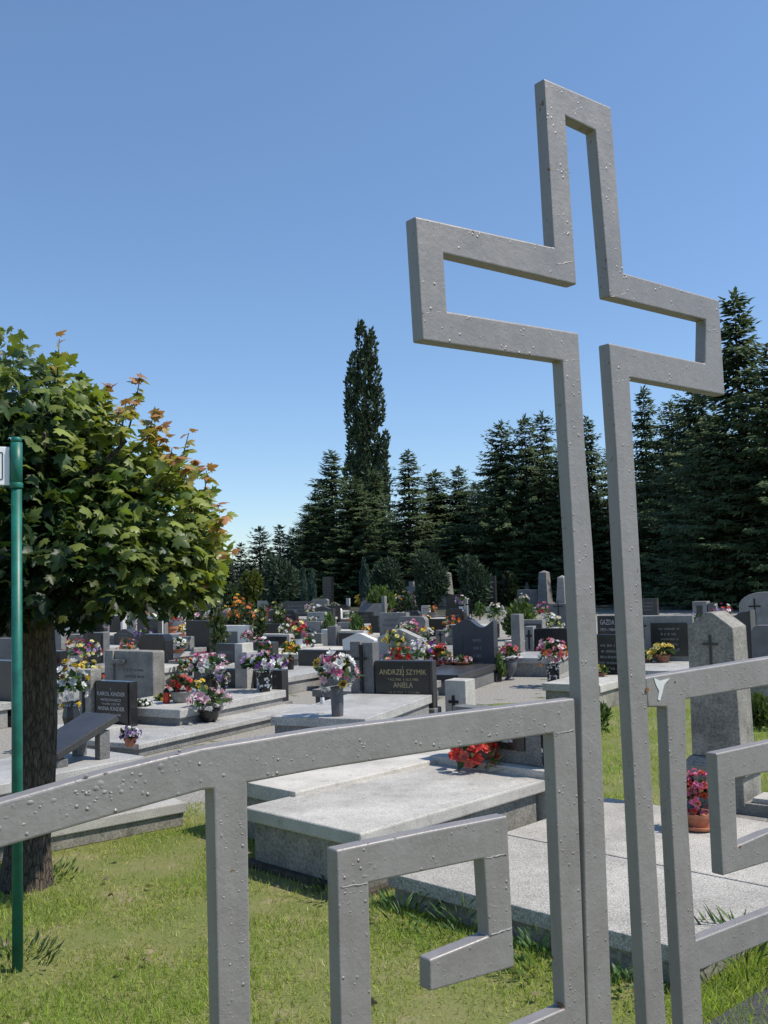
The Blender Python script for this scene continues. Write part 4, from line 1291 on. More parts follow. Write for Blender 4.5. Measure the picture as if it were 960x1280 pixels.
def bouquet(t, H, Wd, vase, vf, cols, n, bs, leafy=1.0, sun=False, flat=False, leafcol=(0.045, 0.085, 0.025), parts=('blossoms', 'foliage')):
    vh = H * vf
    kind = {'wurn': 'urn', 'tbowl': 'bowl', 'dbowl': 'bowl', 'wcyl': 'cyl', 'dcyl': 'cyl', 'copper': 'pot', 'planter': 'bowl'}.get(vase, vase)
    if vase:
        r = Wd * {'mosaic': 0.22, 'urn': 0.3, 'facet': 0.28, 'bowl': 0.42, 'pot': 0.34, 'cyl': 0.2}[kind]
        if t.get('vr'):
            r = t['vr']
            del t['vr']
        o = vase_mesh(kind, r, vh, t).build({'pot': 'pot', 'bowl': 'bowl'}.get(kind, 'vase'), M[VM[vase]], t, smooth=(kind != 'facet'))
        if kind != 'facet':
            md = o.modifiers.new('edge', 'EDGE_SPLIT')
            md.split_angle = R(38)
    c = np.array([0, 0, vh + (H - vh) * (0.30 if flat else 0.45)])
    rad = np.array([Wd / 2, Wd / 2, (H - vh) * (0.70 if flat else 0.55)])
    d = rand_dir(n)
    d[:, 2] = d[:, 2] * 0.8 + 0.25
    d = norm(d)
    p = c + d * rad * rng.uniform(0.72, 1.02, n)[:, None]
    col = np.array([PAL[cols[i % len(cols)]] for i in range(n)]) * rng.uniform(0.75, 1.15, (n, 1))
    ax = np.cross(d, rng.normal(size=(n, 3)))
    nm = d + rng.normal(0, 0.25, (n, 3)) + [0, 0, 0.25]
    V, T, K = scatter('b', ROSE_V, ROSE_F, p, ax, nm, rng.uniform(0.7, 1.15, n) * bs, col, np.array(ROSE_T)[:, None])
    if sun:
        # dark centres of the sunflowers
        k = [i for i in range(n) if cols[i % len(cols)] == 'yellow']
        V2, T2, K2 = scatter('c', [(0.3 * math.cos(a), 0.3 * math.sin(a), 0.25) for a in np.arange(0, 6.2, 1.05)] + [(0, 0, 0.4)], [(i, (i + 1) % 6, 6) for i in range(6)], p[k], ax[k], nm[k], np.full(len(k), bs), np.tile([0.05, 0.025, 0.01], (len(k), 1)))
        V, T, K = join_np([(V, T, K), (V2, T2, K2)])
    link(parts[0], np_mesh(parts[0], V, T, K), M['petal'], t)
    m = int(max(14, n * 1.6) * leafy)
    d = rand_dir(m)
    d[:, 2] = np.abs(d[:, 2]) * 0.9 - 0.25
    p0 = c + d * rad * rng.uniform(0.15, 0.75, m)[:, None]
    V, T, K = scatter('l', LEAF_V, LEAF_F, p0, d + rng.normal(0, 0.4, (m, 3)), rng.normal(0, 0.5, (m, 3)) + [0, 0, 1], rng.uniform(0.7, 1.3, m) * max(bs * 1.25, 0.05), np.array(leafcol) * rng.uniform(0.55, 1.4, (m, 1)))
    # stems as slim blades from the vase mouth
    ms = min(14, n)
    q0 = np.tile([0, 0, vh * 0.85], (ms, 1)) + rng.normal(0, Wd * 0.04, (ms, 3)) * [1, 1, 0]
    q1 = c + norm(rng.normal(size=(ms, 3))) * rad * 0.6
    V2, T2, K2 = scatter('s', [(-.5, 0, 0), (.5, 0, 0), (0, 1, 0)], [(0, 1, 2)], q0, q1 - q0, rng.normal(size=(ms, 3)), np.stack([np.full(ms, 0.008), np.linalg.norm(q1 - q0, axis=1), np.ones(ms)], 1), np.tile(leafcol, (ms, 1)))
    V, T, K = join_np([(V, T, K), (V2, T2, K2)])
    link(parts[1], np_mesh(parts[1], V, T, K), M['leaf'], t)

def fl(xc, yt, yb, wpx, cols, vase, label, n=16, bs=None, vf=0.42, P=None, gz=False, name='flower_vase', cat='flower vase', vr=None, **kw):
    p = P or (at_z(xc, yb, 0) if gz else trace(xc, yb))
    n = int(n * 1.3)
    p = p.copy()
    if not P and not gz:
        for r in STONES:
            if inside((p.x, p.y), r['P'], r['th'], -r['w'] / 2 - 0.05, r['w'] / 2 + 0.05, -0.12, r['d'] + 0.12):
                dx, dy = p.x - r['P'].x, p.y - r['P'].y
                ly = dx * math.sin(r['th']) + dy * math.cos(r['th'])
                p -= Vector((math.sin(r['th']), math.cos(r['th']), 0)) * (ly + 0.24)
        for s_ in SLABS:
            if p.z < s_[6] and inside((p.x, p.y), s_[0], s_[1], s_[2], s_[3], s_[4], s_[5]):
                p.z = s_[6] + 0.001
    s = (p - EYEV).dot(FWD) / F
    H, Wd = max(0.12 if vase else 0.05, at_y(xc, yt, p.y).z - p.z), 1.1 * wpx * s
    t = thing(name, label, cat, p, rng.uniform(0, 6), FG)
    if vr:
        t['vr'] = vr * s
    bouquet(t, H, Wd, vase, vf, cols.split(), n, 1.08 * (bs or min(0.075, max(0.03, Wd * 0.16))), **kw)
    return t

pot = dict(name='potted_flowers', cat='flower pot')
fl(7, 800, 834, 14, 'yellow lyellow', 'pot', 'yellow flowers before the low grey wall left of the green post', 8, **pot)
fl(89, 826, 913, 36, 'white white yellow white', 'facet', 'bouquet of sunflowers and white flowers in a dark faceted vase', 26, 0.085, 0.36, sun=True, P=Vector((*at_z(89, 913, 0.2).xy, 0.201)))
fl(99, 798, 846, 56, 'lyellow pink white lilac lyellow magenta orange red', 'cyl', 'mixed yellow pink and purple bouquet in a grey vase right of the trunk', 46, 0.075, 0.36)
fl(132, 842, 884, 24, 'red red scarlet', 'pot', 'bright red flowers peeking over the black lettered headstone', 18, 0.06, 0.5, gz=True, **pot)
fl(160, 798, 850, 28, 'orange coral lpink', 'pot', 'orange and salmon flowers behind the big headstone on feet', 22, 0.065, 0.5, gz=True, **pot)
fl(131, 767, 794, 15, 'pink white lyellow magenta', 'pot', 'pink and white bouquet between the small black and white-framed stones', 14, 0.09, 0.4)
fl(144, 756, 796, 14, 'orange cream white', 'cyl', 'orange and cream bouquet above the small white-framed headstone', 12, 0.09, 0.5)
fl(155, 755, 790, 9, 'orange scarlet', 'cyl', 'small orange bouquet left of the stepped white pillars', 9, 0.09, 0.5)
fl(178, 776, 802, 16, 'coral white lpink', 'pot', 'salmon flowers beside the wavy pale headstone', 12, 0.08, 0.4, **pot)
fl(213, 762, 797, 24, 'red coral orange white', 'pot', 'red and orange flowers left of the dark brown headstone', 18, 0.1, 0.4)
fl(229, 781, 800, 13, 'yellow orange', 'pot', 'small yellow flowers touching the dark brown headstone top', 9, 0.08, 0.4, **pot)
fl(222, 797, 835, 25, 'white white cream', 'pot', 'cushion of white flowers beside the black shouldered headstone', 30, 0.08, 0.25, **pot)
fl(231, 820, 856, 22, 'orange scarlet', 'planter', 'green plant with a few orange flowers right of the low pale headstone', 6, 0.07, 0.3, leafy=4, **pot)
fl(263, 816, 882, 46, 'white lpink pink white', 'dcyl', 'large white and pink lily bouquet left of the white pillars', 34, 0.085, 0.42)
fl(279, 834, 884, 15, 'lpink lilac white', 'dcyl', 'slim trail of pale pink flowers right of the white lily bouquet', 16, 0.06, 0.2)
fl(226, 844, 878, 28, 'coral red coral', 'planter', 'salmon red roses in a pale planter right of the red candle', 18, 0.075, 0.42, **pot)
fl(249, 850, 876, 16, 'yellow lyellow', 'pot', 'small bright yellow flowers left of the lily bouquet', 9, 0.06, 0.4, **pot)
fl(262, 862, 902, 48, 'lpink lpink white', 'dbowl', 'pale pink hydrangea heads in a dark bowl on the grey grave cover', 20, 0.10, 0.40, vr=13, **pot)
fl(163, 907, 939, 25, 'lilac purple lilac white', 'pot', 'purple and white chrysanthemum in a small terracotta pot', 42, 0.03, 0.42, vr=8, flat=True, P=Vector((*at_z(163, 933, 0.13).xy, 0.131)), **pot)
fl(175, 884, 902, 34, 'white white', None, 'low green plants with white buds under the headstone on feet', 9, 0.04, 0.05, leafy=7, name='grave_plant', cat='plant')
fl(208, 872, 893, 30, 'yellow lyellow', None, 'low yellow-green plants before the red candle', 10, 0.05, 0.05, leafy=6, name='grave_plant', cat='plant')
fl(359, 816, 889, 52, 'white lilac purple white lpink', 'mosaic', 'white and purple bouquet in a black and white mosaic vase, left of centre', 26, 0.075, 0.55, leafy=3, vr=10)
fl(364, 798, 858, 19, 'yellow yellow orange', 'dcyl', 'golden yellow lilies with dark fern leaves above the left mosaic vase', 14, 0.075, 0.4, leafy=3)
fl(328, 794, 858, 26, 'pink lpink white coral', 'cyl', 'tall spray of pink roses right of the white pillars', 22, 0.075, 0.35)
fl(309, 787, 815, 12, 'pink lpink', 'cyl', 'small pink bouquet above the white pillars', 10, 0.07, 0.4)
fl(422, 816, 895, 50, 'pink white lpink yellow pink white', 'cyl', 'bouquet of pink roses, white lilies and yellow sunflowers left of the gold lettered headstone', 30, 0.095, 0.46, sun=True, vr=8)
fl(373, 774, 812, 24, 'coral scarlet pink lyellow', 'wcyl', 'red and yellow flowers before the light grey headstone', 20, 0.1, 0.35)
fl(390, 788, 827, 16, 'red white cream', 'planter', 'dark red and white flowers in a round stone bowl', 12, 0.07, 0.34, vr=12, leafy=2, **pot)
fl(393, 753, 784, 25, 'cream white lpink', 'pot', 'cream roses right of the wide dark far headstone', 22, 0.12, 0.3)
fl(338, 756, 786, 15, 'red scarlet coral', 'pot', 'red flowers right of the pale square headstone', 16, 0.1, 0.3)
fl(508, 738, 768, 34, 'lpink yellow white orange lyellow', 'planter', 'pink, white and yellow flowers behind the dark clipped shrub', 26, 0.13, 0.3)
fl(541, 740, 766, 13, 'coral orange pink', 'pot', 'pink and orange flowers before the pale gabled headstone', 10, 0.13, 0.4)
fl(577, 744, 772, 13, 'lilac lpink white', 'wcyl', 'lilac bouquet beside the slim pale pillar stone', 10, 0.13, 0.5)
fl(460, 782, 808, 12, 'scarlet yellow orange', 'pot', 'small red and yellow bouquet left of the black bright-edged headstone', 10, 0.08, 0.3)
fl(497, 797, 812, 22, 'dry dry', 'dbowl', 'dark planter bowl with dry reddish plants', 14, 0.06, 0.5, leafcol=(0.10, 0.075, 0.045), **pot)
fl(490, 814, 868, 32, 'yellow pink white lyellow red', 'cyl', 'yellow and pink flowers over the left end of the gold lettered headstone', 26, 0.065, 0.4, gz=True)
fl(521, 799, 868, 38, 'purple white lilac white lyellow', 'cyl', 'purple and white flowers over the right end of the gold lettered headstone', 36, 0.065, 0.4, gz=True)
fl(531, 781, 850, 32, 'yellow purple white magenta lyellow', 'cyl', 'yellow and purple bouquet left of the wavy headstone, above the red ball', 32, 0.075, 0.4, gz=True)
fl(547, 804, 850, 31, 'red scarlet red', 'facet', 'ball of bright red flowers in a dark faceted vase', 40, 0.07, 0.42)
fl(563, 826, 853, 20, 'lpink white pink', 'tbowl', 'pale flowers in a terracotta bowl, left one of the two before the wavy headstone', 12, 0.06, 0.35, **pot)
fl(588, 823, 851, 22, 'white lpink coral', 'tbowl', 'white and pink flowers in a terracotta bowl against the wavy headstone', 14, 0.06, 0.35, **pot)
fl(563, 812, 852, 9, 'yellow', 'dcyl', 'single yellow bloom between the red ball and the wavy headstone', 3, 0.07, 0.3)
fl(637, 805, 850, 30, 'coral lpink coral pink', 'urn', 'salmon pink roses in a dark grey urn right of the wavy headstone', 26, 0.07, 0.56, vr=10)
fl(620, 753, 797, 23, 'white white cream', 'dcyl', 'white chrysanthemum ball in a dark vase behind the wavy headstone', 30, 0.09, 0.4)
fl(682, 752, 788, 22, 'white pink red lpink', 'wcyl', 'white and pink bouquet beside the headstone with iron cross', 18, 0.1, 0.4)
fl(694, 769, 802, 20, 'cream white lyellow', 'dcyl', 'cream roses over the wide black headstone', 18, 0.085, 0.4)
fl(692, 800, 858, 44, 'pink lpink orange coral white lpink', 'mosaic', 'pink and orange bouquet in a mosaic vase left of the gate cross posts', 34, 0.085, 0.48, vr=8)
fl(654, 742, 764, 13, 'white cream', 'pot', 'small white bouquet before the wide pale far headstone', 10, 0.13, 0.4)
fl(757, 838, 873, 20, 'yellow lyellow', 'pot', 'yellow flowers low between the two cross posts', 9, 0.07, 0.3, leafy=2, **pot)
fl(814, 814, 851, 18, 'lyellow yellow lyellow', 'copper', 'yellow daffodils in a copper pot, left one touching the cross post', 10, 0.075, 0.4, **pot)
fl(833, 805, 851, 26, 'lyellow yellow lyellow', 'copper', 'yellow daffodils in a copper pot before the inset dark plate', 14, 0.075, 0.4, **pot)
fl(905, 755, 790, 25, 'lilac red magenta white', 'cyl', 'purple and red flowers above the sandstone pedestal', 18, 0.1, 0.4)
fl(953, 759, 796, 15, 'purple red white', 'cyl', 'purple and red flowers before the arched headstone', 12, 0.09, 0.4)
# pots on the low covers
rf = random.Random(5)
for k, (P, th, ww, LL, hh, rel) in enumerate(FILL):
    if rf.random() < 0.3 or P.y < 12.5:
        continue
    lx, ly = rf.uniform(-0.25, 0.25) * ww, -LL * rf.uniform(0.08, 0.3)
    q_ = Vector((P.x + lx * math.cos(th) + ly * math.sin(th), P.y - lx * math.sin(th) + ly * math.cos(th), hh + 0.001))
    nm_, cs_ = rf.choice([('red', 'red scarlet'), ('pink', 'pink lpink'), ('white', 'white cream'), ('yellow', 'yellow lyellow'), ('orange', 'orange coral'), ('purple', 'purple lilac'), ('red and white', 'red white'), ('pink and yellow', 'pink lyellow')])
    t = thing('potted_flowers', nm_ + ' flowers on the cover ' + rel.replace(' with gold lettering', ' with lettering').replace('the headstone ', 'headstone '), 'flower pot', q_, rf.uniform(0, 6), FG)
    bouquet(t, rf.uniform(0.34, 0.55), rf.uniform(0.3, 0.46), rf.choice(['pot', 'wcyl', 'cyl', 'urn', 'bowl', 'planter']), 0.42, cs_.split(), rf.randint(14, 30), rf.uniform(0.07, 0.10))
# poppies lying on the lid
pp = at_z(594, 962, 0.335)
pp = Vector((pp.x, pp.y, 0.332))
t = thing('flower_bouquet', 'red poppy bouquet with grasses lying on the raised tomb lid', 'bouquet', pp, -A43, FG)
bouquet(t, 0.22, 0.30, None, 0.08, ['scarlet', 'scarlet', 'red', 'coral'], 34, 0.082, leafy=0.15)
k = 40
q0 = np.tile([0.10, 0.03, 0.06], (k, 1)) + rng.normal(0, 0.03, (k, 3))
V, T, K = scatter('s', [(-.5, 0, 0), (.5, 0, 0), (0, 1, 0)], [(0, 1, 2)], q0, rng.normal(0, 0.3, (k, 3)) + [0.6, 0, 0.6], rng.normal(size=(k, 3)), np.stack([np.full(k, 0.006), np.full(k, 0.17), np.ones(k)], 1), np.array([0.16, 0.17, 0.05]) * rng.uniform(0.6, 1.2, (k, 1)))
link('grass_stems', np_mesh('grass_stems', V, T, K), M['leaf'], t)
# mosaic lantern vase beside the low headstone
t = thing('flower_vase', 'black and white mosaic vase without flowers beside the low headstone on the tomb', 'flower vase', hs0 + W * 0.435 + U * 0.13 + Vector((0, 0, 0.381)), 0, FG)
vase_mesh('cyl', 0.06, 0.26, t).build('vase', M['mosaic'], t, smooth=True)
# begonia in the near terracotta pot
bg_ = at_z(873, 1036, 0.161)
t = thing('potted_flowers', 'crimson pink begonia in a terracotta pot on a saucer, nearest flowers on the right', 'flower pot', bg_, 0, FG)
t['vr'] = 0.082
bouquet(t, 0.33, 0.21, 'pot', 0.28, ['pink', 'scarlet', 'pink', 'coral'], 150, 0.034, leafy=0.6, leafcol=(0.10, 0.10, 0.04))
MB().lathe([(0.07, 0.0), (0.098, 0.008), (0.108, 0.028), (0.100, 0.028), (0.09, 0.012)], 24).build('saucer', M['terracotta'], t, smooth=True)
# white urn, candle lanterns
p = trace(647, 845); s = (p - EYEV).dot(FWD) / F
t = thing('flower_vase', 'empty white urn behind the salmon roses', 'flower vase', p, 0, FG)
vase_mesh('urn', 6.5 * s, 24 * s, t).build('vase', M['white_vase'], t, smooth=True)
def candle(xc, yt, yb, label, mat):
    p = trace(xc, yb)
    s = (p - EYEV).dot(FWD) / F
    h = (yb - yt) * s
    t = thing('grave_candle', label, 'grave candle', p, 0, 'grave candles')
    r = h * 0.24
    MB().lathe([(r * 0.8, 0), (r, h * 0.06), (r * 0.9, h * 0.6), (r * 0.8, h * 0.68), (r * 0.8, h * 0.72)], 14).build('glass', M[mat], t, smooth=True)
    MB().lathe([(r * 0.85, h * 0.722), (r * 0.85, h * 0.8), (r * 0.4, h * 0.92), (r * 0.15, h)], 14).build('lid', M['iron'], t, smooth=True)
candle(208, 860, 879, 'red grave candle with a dark lid right of the headstone on feet', 'red_plastic')
candle(403, 868, 880, 'small white grave candle behind the pink rose bouquet', 'white_vase')
candle(497, 776, 786, 'small red grave candle near the black bright-edged headstone', 'red_plastic')
candle(272, 905, 918, 'small white grave candle beside the pale pink hydrangea bowl', 'white_vase')

# ------------------------------------------------------------------ plants among the graves
def foliage(lobes, n, size, col, spread=0.5, up=0.5, tmpl=(LEAF_V, LEAF_F), var=0.35, aspect=1.0, inner=0.25):
    out = []
    tot = sum(r[0] * r[2] for c, r in lobes)
    for c, r in lobes:
        m = max(8, int(n * r[0] * r[2] / tot))
        d = rand_dir(m)
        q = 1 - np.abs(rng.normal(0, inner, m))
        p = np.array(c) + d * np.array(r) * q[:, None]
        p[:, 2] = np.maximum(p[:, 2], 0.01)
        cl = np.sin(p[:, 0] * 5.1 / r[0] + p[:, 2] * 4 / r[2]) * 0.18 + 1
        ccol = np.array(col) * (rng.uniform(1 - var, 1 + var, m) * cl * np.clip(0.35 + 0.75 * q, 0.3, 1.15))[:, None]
        S = rng.uniform(0.7, 1.35, m) * size
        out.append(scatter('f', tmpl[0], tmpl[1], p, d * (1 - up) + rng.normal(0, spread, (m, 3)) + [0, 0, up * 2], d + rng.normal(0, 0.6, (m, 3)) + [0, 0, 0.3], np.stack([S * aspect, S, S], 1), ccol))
    return join_np(out)

def base_at(xc, yb):
    p = at_z(xc, yb)
    return p, (p - EYEV).dot(FWD) / F

def shrub(xc, yt, yb, wpx, label, col, name='shrub', cat='shrub', n=900, size=None, lob=5, up=0.5, mat='leaf', group='shrubs among the graves', flowers=None, nf=0, bs=0.12, inner=0.25, aspect=0.8):
    p, s = base_at(xc, yb)
    H, Wd = (yb - yt) * s, wpx * s
    t = thing(name, label, cat, p, rng.uniform(0, 6), group)
    lobes = [((0, 0, H * 0.5), (Wd * 0.36, Wd * 0.36, H * 0.46))]
    for i in range(lob):
        a = i * 2.4
        lobes.append(((math.cos(a) * Wd * 0.25, math.sin(a) * Wd * 0.25, H * (0.3 + 0.5 * ((i * 0.37) % 1))), (Wd * 0.24, Wd * 0.24, H * 0.24)))
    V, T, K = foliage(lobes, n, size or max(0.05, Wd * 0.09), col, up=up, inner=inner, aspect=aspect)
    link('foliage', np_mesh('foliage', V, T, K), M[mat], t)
    MB().tube([(0, 0, 0), (0.01, 0, H * 0.5)], [0.02 + Wd * 0.02, 0.012], 7).build('stem', M['twig'], t)
    if flowers:
        d = rand_dir(nf)
        d[:, 2] = np.abs(d[:, 2]) * 1.2
        d = norm(d)
        q = np.array([0, 0, H * 0.5]) + d * [Wd * 0.5, Wd * 0.5, H * 0.5] * rng.uniform(0.6, 1.05, nf)[:, None]
        col = np.array([PAL[flowers[i % len(flowers)]] for i in range(nf)])
        V, T, K = scatter('b', ROSE_V, ROSE_F, q, np.cross(d, rng.normal(size=(nf, 3))), d + [0, 0, 0.4], rng.uniform(0.7, 1.2, nf) * bs, col, np.array(ROSE_T)[:, None])
        link('blossoms', np_mesh('blossoms', V, T, K), M['petal'], t)
    return t

ROSE_G = (0.06, 0.085, 0.03)
for a in [(252, 748, 812, 22, 'leggy cream rose bush right of the dark brown headstone top', ['cream', 'lpink'], 12), (272, 742, 832, 26, 'tall leggy green bush between the brown headstone and the white pillars', ['cream', 'white'], 10),
          (297, 745, 804, 26, 'rose bush with orange blossoms, leftmost of the two orange ones', ['orange', 'yellow', 'orange'], 26), (311, 752, 806, 24, 'rose bush with orange blossoms, right one of the two orange ones', ['orange', 'coral'], 14),
          (326, 755, 812, 18, 'thin rose bush with small yellow buds left of the red flowers', ['lyellow'], 6), (348, 752, 800, 20, 'thin rose bush right of the red far flowers', ['cream', 'lyellow'], 7)]:
    shrub(a[0], a[1], a[2], a[3], a[4], ROSE_G, name='rose_bush', cat='rose bush', n=380, size=0.12, flowers=a[5], nf=a[6], bs=0.13, inner=0.45, group='rose bushes')
shrub(452, 742, 764, 18, 'yellow flowering bush left of the green bush in the middle', (0.16, 0.15, 0.03), n=300, flowers=['yellow', 'lyellow'], nf=40, bs=0.16)
shrub(479, 732, 782, 42, 'bright green bush above the slanting slab stone', (0.075, 0.12, 0.03), n=1500, size=0.16)
shrub(505, 751, 790, 34, 'dark clipped shrub left of the small pale tablet', (0.018, 0.028, 0.012), n=1500, size=0.1, inner=0.1)
shrub(650, 752, 800, 42, 'low bright green bush left of the grey pillar stone', (0.07, 0.11, 0.025), n=1500, size=0.13)
shrub(243, 755, 792, 30, 'dark shrub with orange flowers behind the dark brown headstone', (0.025, 0.035, 0.015), n=900, flowers=['orange', 'cream'], nf=16, bs=0.14)
shrub(108, 772, 800, 20, 'small dark green shrub under the maple crown', (0.03, 0.055, 0.02), n=500, size=0.1)
shrub(626, 818, 852, 14, 'small bright green plant right of the wavy headstone', (0.09, 0.14, 0.04), n=260, size=0.1, up=1.0, aspect=0.35)
shrub(757, 803, 866, 12, 'slim upright plant with pale buds between the cross posts', (0.06, 0.10, 0.03), n=240, size=0.06, flowers=['white'], nf=14, bs=0.03)
shrub(949, 868, 912, 44, 'dense green shrub at the right edge beside the sandstone pedestal', (0.075, 0.105, 0.03), n=1800, size=0.05)
shrub(737, 880, 918, 56, 'low ground-cover plant with pale leaves behind the cross posts', (0.07, 0.11, 0.03), n=900, size=0.07)
shrub(600, 752, 775, 14, 'little flowering green plant behind the iron cross', (0.07, 0.12, 0.03), n=200, size=0.12)
shrub(412, 770, 806, 18, 'grassy green plant right of the white block', (0.09, 0.15, 0.04), n=340, size=0.2, up=1.2, aspect=0.2)
shrub(446, 772, 800, 22, 'grassy green plant left of the black bright-edged headstone', (0.08, 0.14, 0.035), n=340, size=0.2, up=1.2, aspect=0.2)
shrub(508, 776, 795, 30, 'green ground plant with white flowers before the long black wall', (0.08, 0.13, 0.04), n=500, size=0.12, flowers=['white'], nf=14, bs=0.08)
# weeds by the platform and the post
def weed(x, y, r, h, n, label, size=0.09, col=(0.05, 0.10, 0.025), aspect=0.45, z=0.0):
    p = at_z(x, y)
    t = thing('weed', label, 'weed', p, 0, 'weeds along the graves')
    pr = rng.uniform(0, 1, n) ** 0.6
    a = rng.uniform(0, 2 * PI, n)
    q = np.stack([pr * r * np.cos(a), pr * r * np.sin(a), rng.uniform(0.0, h, n) * (1 - 0.5 * pr)], 1)
    ax = np.stack([np.cos(a) * 0.7, np.sin(a) * 0.7, rng.uniform(0.3, 1.3, n)], 1)
    S = rng.uniform(0.4, 1.0, n) * size * 0.75
    V, T, K = scatter('w', LEAF_V, LEAF_F, q, ax, rng.normal(0, 0.4, (n, 3)) + [0, 0, 1], np.stack([S * aspect, S, S], 1), np.array(col) * rng.uniform(0.6, 1.6, (n, 1)))
    link('leaves', np_mesh('leaves', V, T, K), M['leaf'], t)
weed(676, 1216, 0.16, 0.2, 110, 'leafy weed below the terrazzo platform edge, left of the cross posts')
weed(578, 1172, 0.2, 0.16, 90, 'spreading weed at the platform edge inside the left spiral', 0.12, aspect=0.22)
weed(505, 1150, 0.18, 0.14, 90, 'grassy weed at the platform corner beside the tomb', 0.12, aspect=0.2)
weed(415, 1120, 0.14, 0.1, 70, 'dark weed tuft at the near corner of the tomb', 0.08, (0.03, 0.06, 0.015))
weed(316, 1010, 0.08, 0.26, 60, 'upright weed at the far left corner of the tomb', 0.13, aspect=0.22)
weed(785, 1245, 0.12, 0.12, 80, 'clover-like weed between the two cross posts', 0.06, aspect=0.8)
weed(12, 1205, 0.22, 0.07, 130, 'weed rosette at the foot of the green post', 0.10, (0.06, 0.10, 0.03), 0.3)
weed(60, 1098, 0.16, 0.1, 90, 'weeds growing at the foot of the maple trunk', 0.08, (0.06, 0.11, 0.03), 0.4)
weed(930, 1215, 0.2, 0.2, 160, 'tall grassy weed at the bottom right beside the asphalt', 0.17, (0.07, 0.12, 0.03), 0.1)

# ------------------------------------------------------------------ conifers and the poplar
def conifer(h, rad, whorls, seed, lift=0.0, gap=0.12, col=(0.056, 0.082, 0.032), size=0.34, power=0.85, bare=0.04, broad=0.36):
    r = np.random.default_rng(seed)
    pos, ax, nm, S, K = [], [], [], [], []
    tk = MB()
    tk.tube([(0, 0, -0.1), (0, 0, h * 0.4), (0, 0, h * 0.99)], [0.018 * h, 0.011 * h, 0.004], 7)
    for i in range(whorls):
        t = bare + (1 - bare) * (i / whorls) ** 1.0
        l0 = rad * max(0.03, (1 - t)) ** power + 0.12
        nb = int(r.integers(7, 11)) if t < 0.88 else 5
        a0 = r.uniform(0, 6)
        skip = r.uniform(0.75, 1.2)
        for b in range(nb):
            l = l0 * skip * r.uniform(0.62, 1.22)
            if r.random() < gap:
                l *= 0.45
            a = a0 + 2 * PI * b / nb + r.uniform(-.25, .25)
            z0 = h * t + r.uniform(-.28, .28)
            o = np.array([math.cos(a), math.sin(a), 0])
            sd_ = np.array([-math.sin(a), math.cos(a), 0])
            rise = (0.7 if t > 0.85 else 0.05) + lift
            dr = r.uniform(0.15, 0.55)
            if l > 0.7:
                tk.tube([(0, 0, z0), o * l * 0.5 + [0, 0, z0 - l * 0.1 + rise * l * .3], o * l * 0.95 + [0, 0, z0 - l * 0.14 + rise * l * 0.5]], [0.02 + 0.004 * l, 0.016, 0.004], 4)
            m = max(3, int(l / 0.17))
            us = (np.arange(m) + 0.6) / m
            us = us[us > 0.12]
            for u in us:
                p = o * l * u + np.array([0, 0, z0 - dr * l * u + dr * 0.7 * l * u * u + rise * l * u * 0.6]) + r.normal(0, 0.05, 3)
                ss = size * (1.1 - 0.45 * u) * r.uniform(0.75, 1.3)
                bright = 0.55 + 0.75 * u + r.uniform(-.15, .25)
                for k, (da, dz) in enumerate(((1, -0.15), (-1, -0.15), (0, -0.9))):
                    if k == 2 and (r.random() < 0.35 or t > 0.9):
                        continue
                    v = o * r.uniform(0.5, 0.9) + sd_ * da * r.uniform(0.6, 1) + np.array([0, 0, dz * r.uniform(0.4, 1.2) + lift * 0.9 + (0.3 if t > 0.85 else 0)])
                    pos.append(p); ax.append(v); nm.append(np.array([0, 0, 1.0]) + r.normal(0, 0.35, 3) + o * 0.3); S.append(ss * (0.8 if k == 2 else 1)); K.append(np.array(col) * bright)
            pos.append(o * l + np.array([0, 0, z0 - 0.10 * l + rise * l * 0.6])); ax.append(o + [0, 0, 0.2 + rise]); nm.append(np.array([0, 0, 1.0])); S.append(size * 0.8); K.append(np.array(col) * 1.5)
    for k in range(14):
        pos.append(np.array([0, 0, h * (0.955 + 0.004 * k)])); a = k * 2.4
        ax.append(np.array([math.cos(a) * .5, math.sin(a) * .5, 0.9])); nm.append(np.array([math.cos(a + 1.5), math.sin(a + 1.5), .2])); S.append(size * 0.8); K.append(np.array(col) * 1.2)
    S = np.array(S)
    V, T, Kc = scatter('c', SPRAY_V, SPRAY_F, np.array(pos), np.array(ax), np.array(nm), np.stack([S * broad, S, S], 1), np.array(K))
    return np_mesh('crown', V, T, Kc), tk.mesh('trunk', True)

SPR = [conifer(14, 3.9, 50, 5, size=0.46, power=0.68), conifer(14, 3.5, 46, 6, gap=0.22, size=0.44, power=0.8), conifer(14, 4.6, 50, 7, gap=0.12, power=0.58, size=0.48), conifer(12, 3.0, 38, 8, gap=0.25, power=0.85, size=0.40)]
PIN = [conifer(10, 2.3, 24, 9, lift=0.35, gap=0.2, col=(0.022, 0.036, 0.022), size=0.42, power=0.6, bare=0.12, broad=0.42), conifer(10, 2.0, 20, 10, lift=0.45, gap=0.25, col=(0.024, 0.040, 0.022), size=0.42, power=0.7, bare=0.1, broad=0.42)]
for cm, tm_ in SPR + PIN:
    cm.materials.append(M['needle']); tm_.materials.append(M['bark'])
SPH, PIH = [14, 14, 14, 12], [10, 10]
rt = random.Random(5)
def tree(x, ytop, Y, var, label, group, kind='spruce', fat=1.0):
    p0 = at_y(x, 740, Y)
    top = at_y(x, ytop, Y)
    meshes, hs = (SPR, SPH) if kind == 'spruce' else (PIN, PIH)
    t = thing(kind + '_tree', label, 'tree', (p0.x, Y, 0), rt.uniform(0, 6.28), group)
    k = top.z / hs[var]
    for nm_, me_ in (('crown', meshes[var][0]), ('trunk', meshes[var][1])):
        o = bpy.data.objects.new(nm_, me_)
        C.objects.link(o)
        o.parent = t
        o.scale = (k * fat, k * fat, k)
GS = 'spruces along the back of the cemetery'
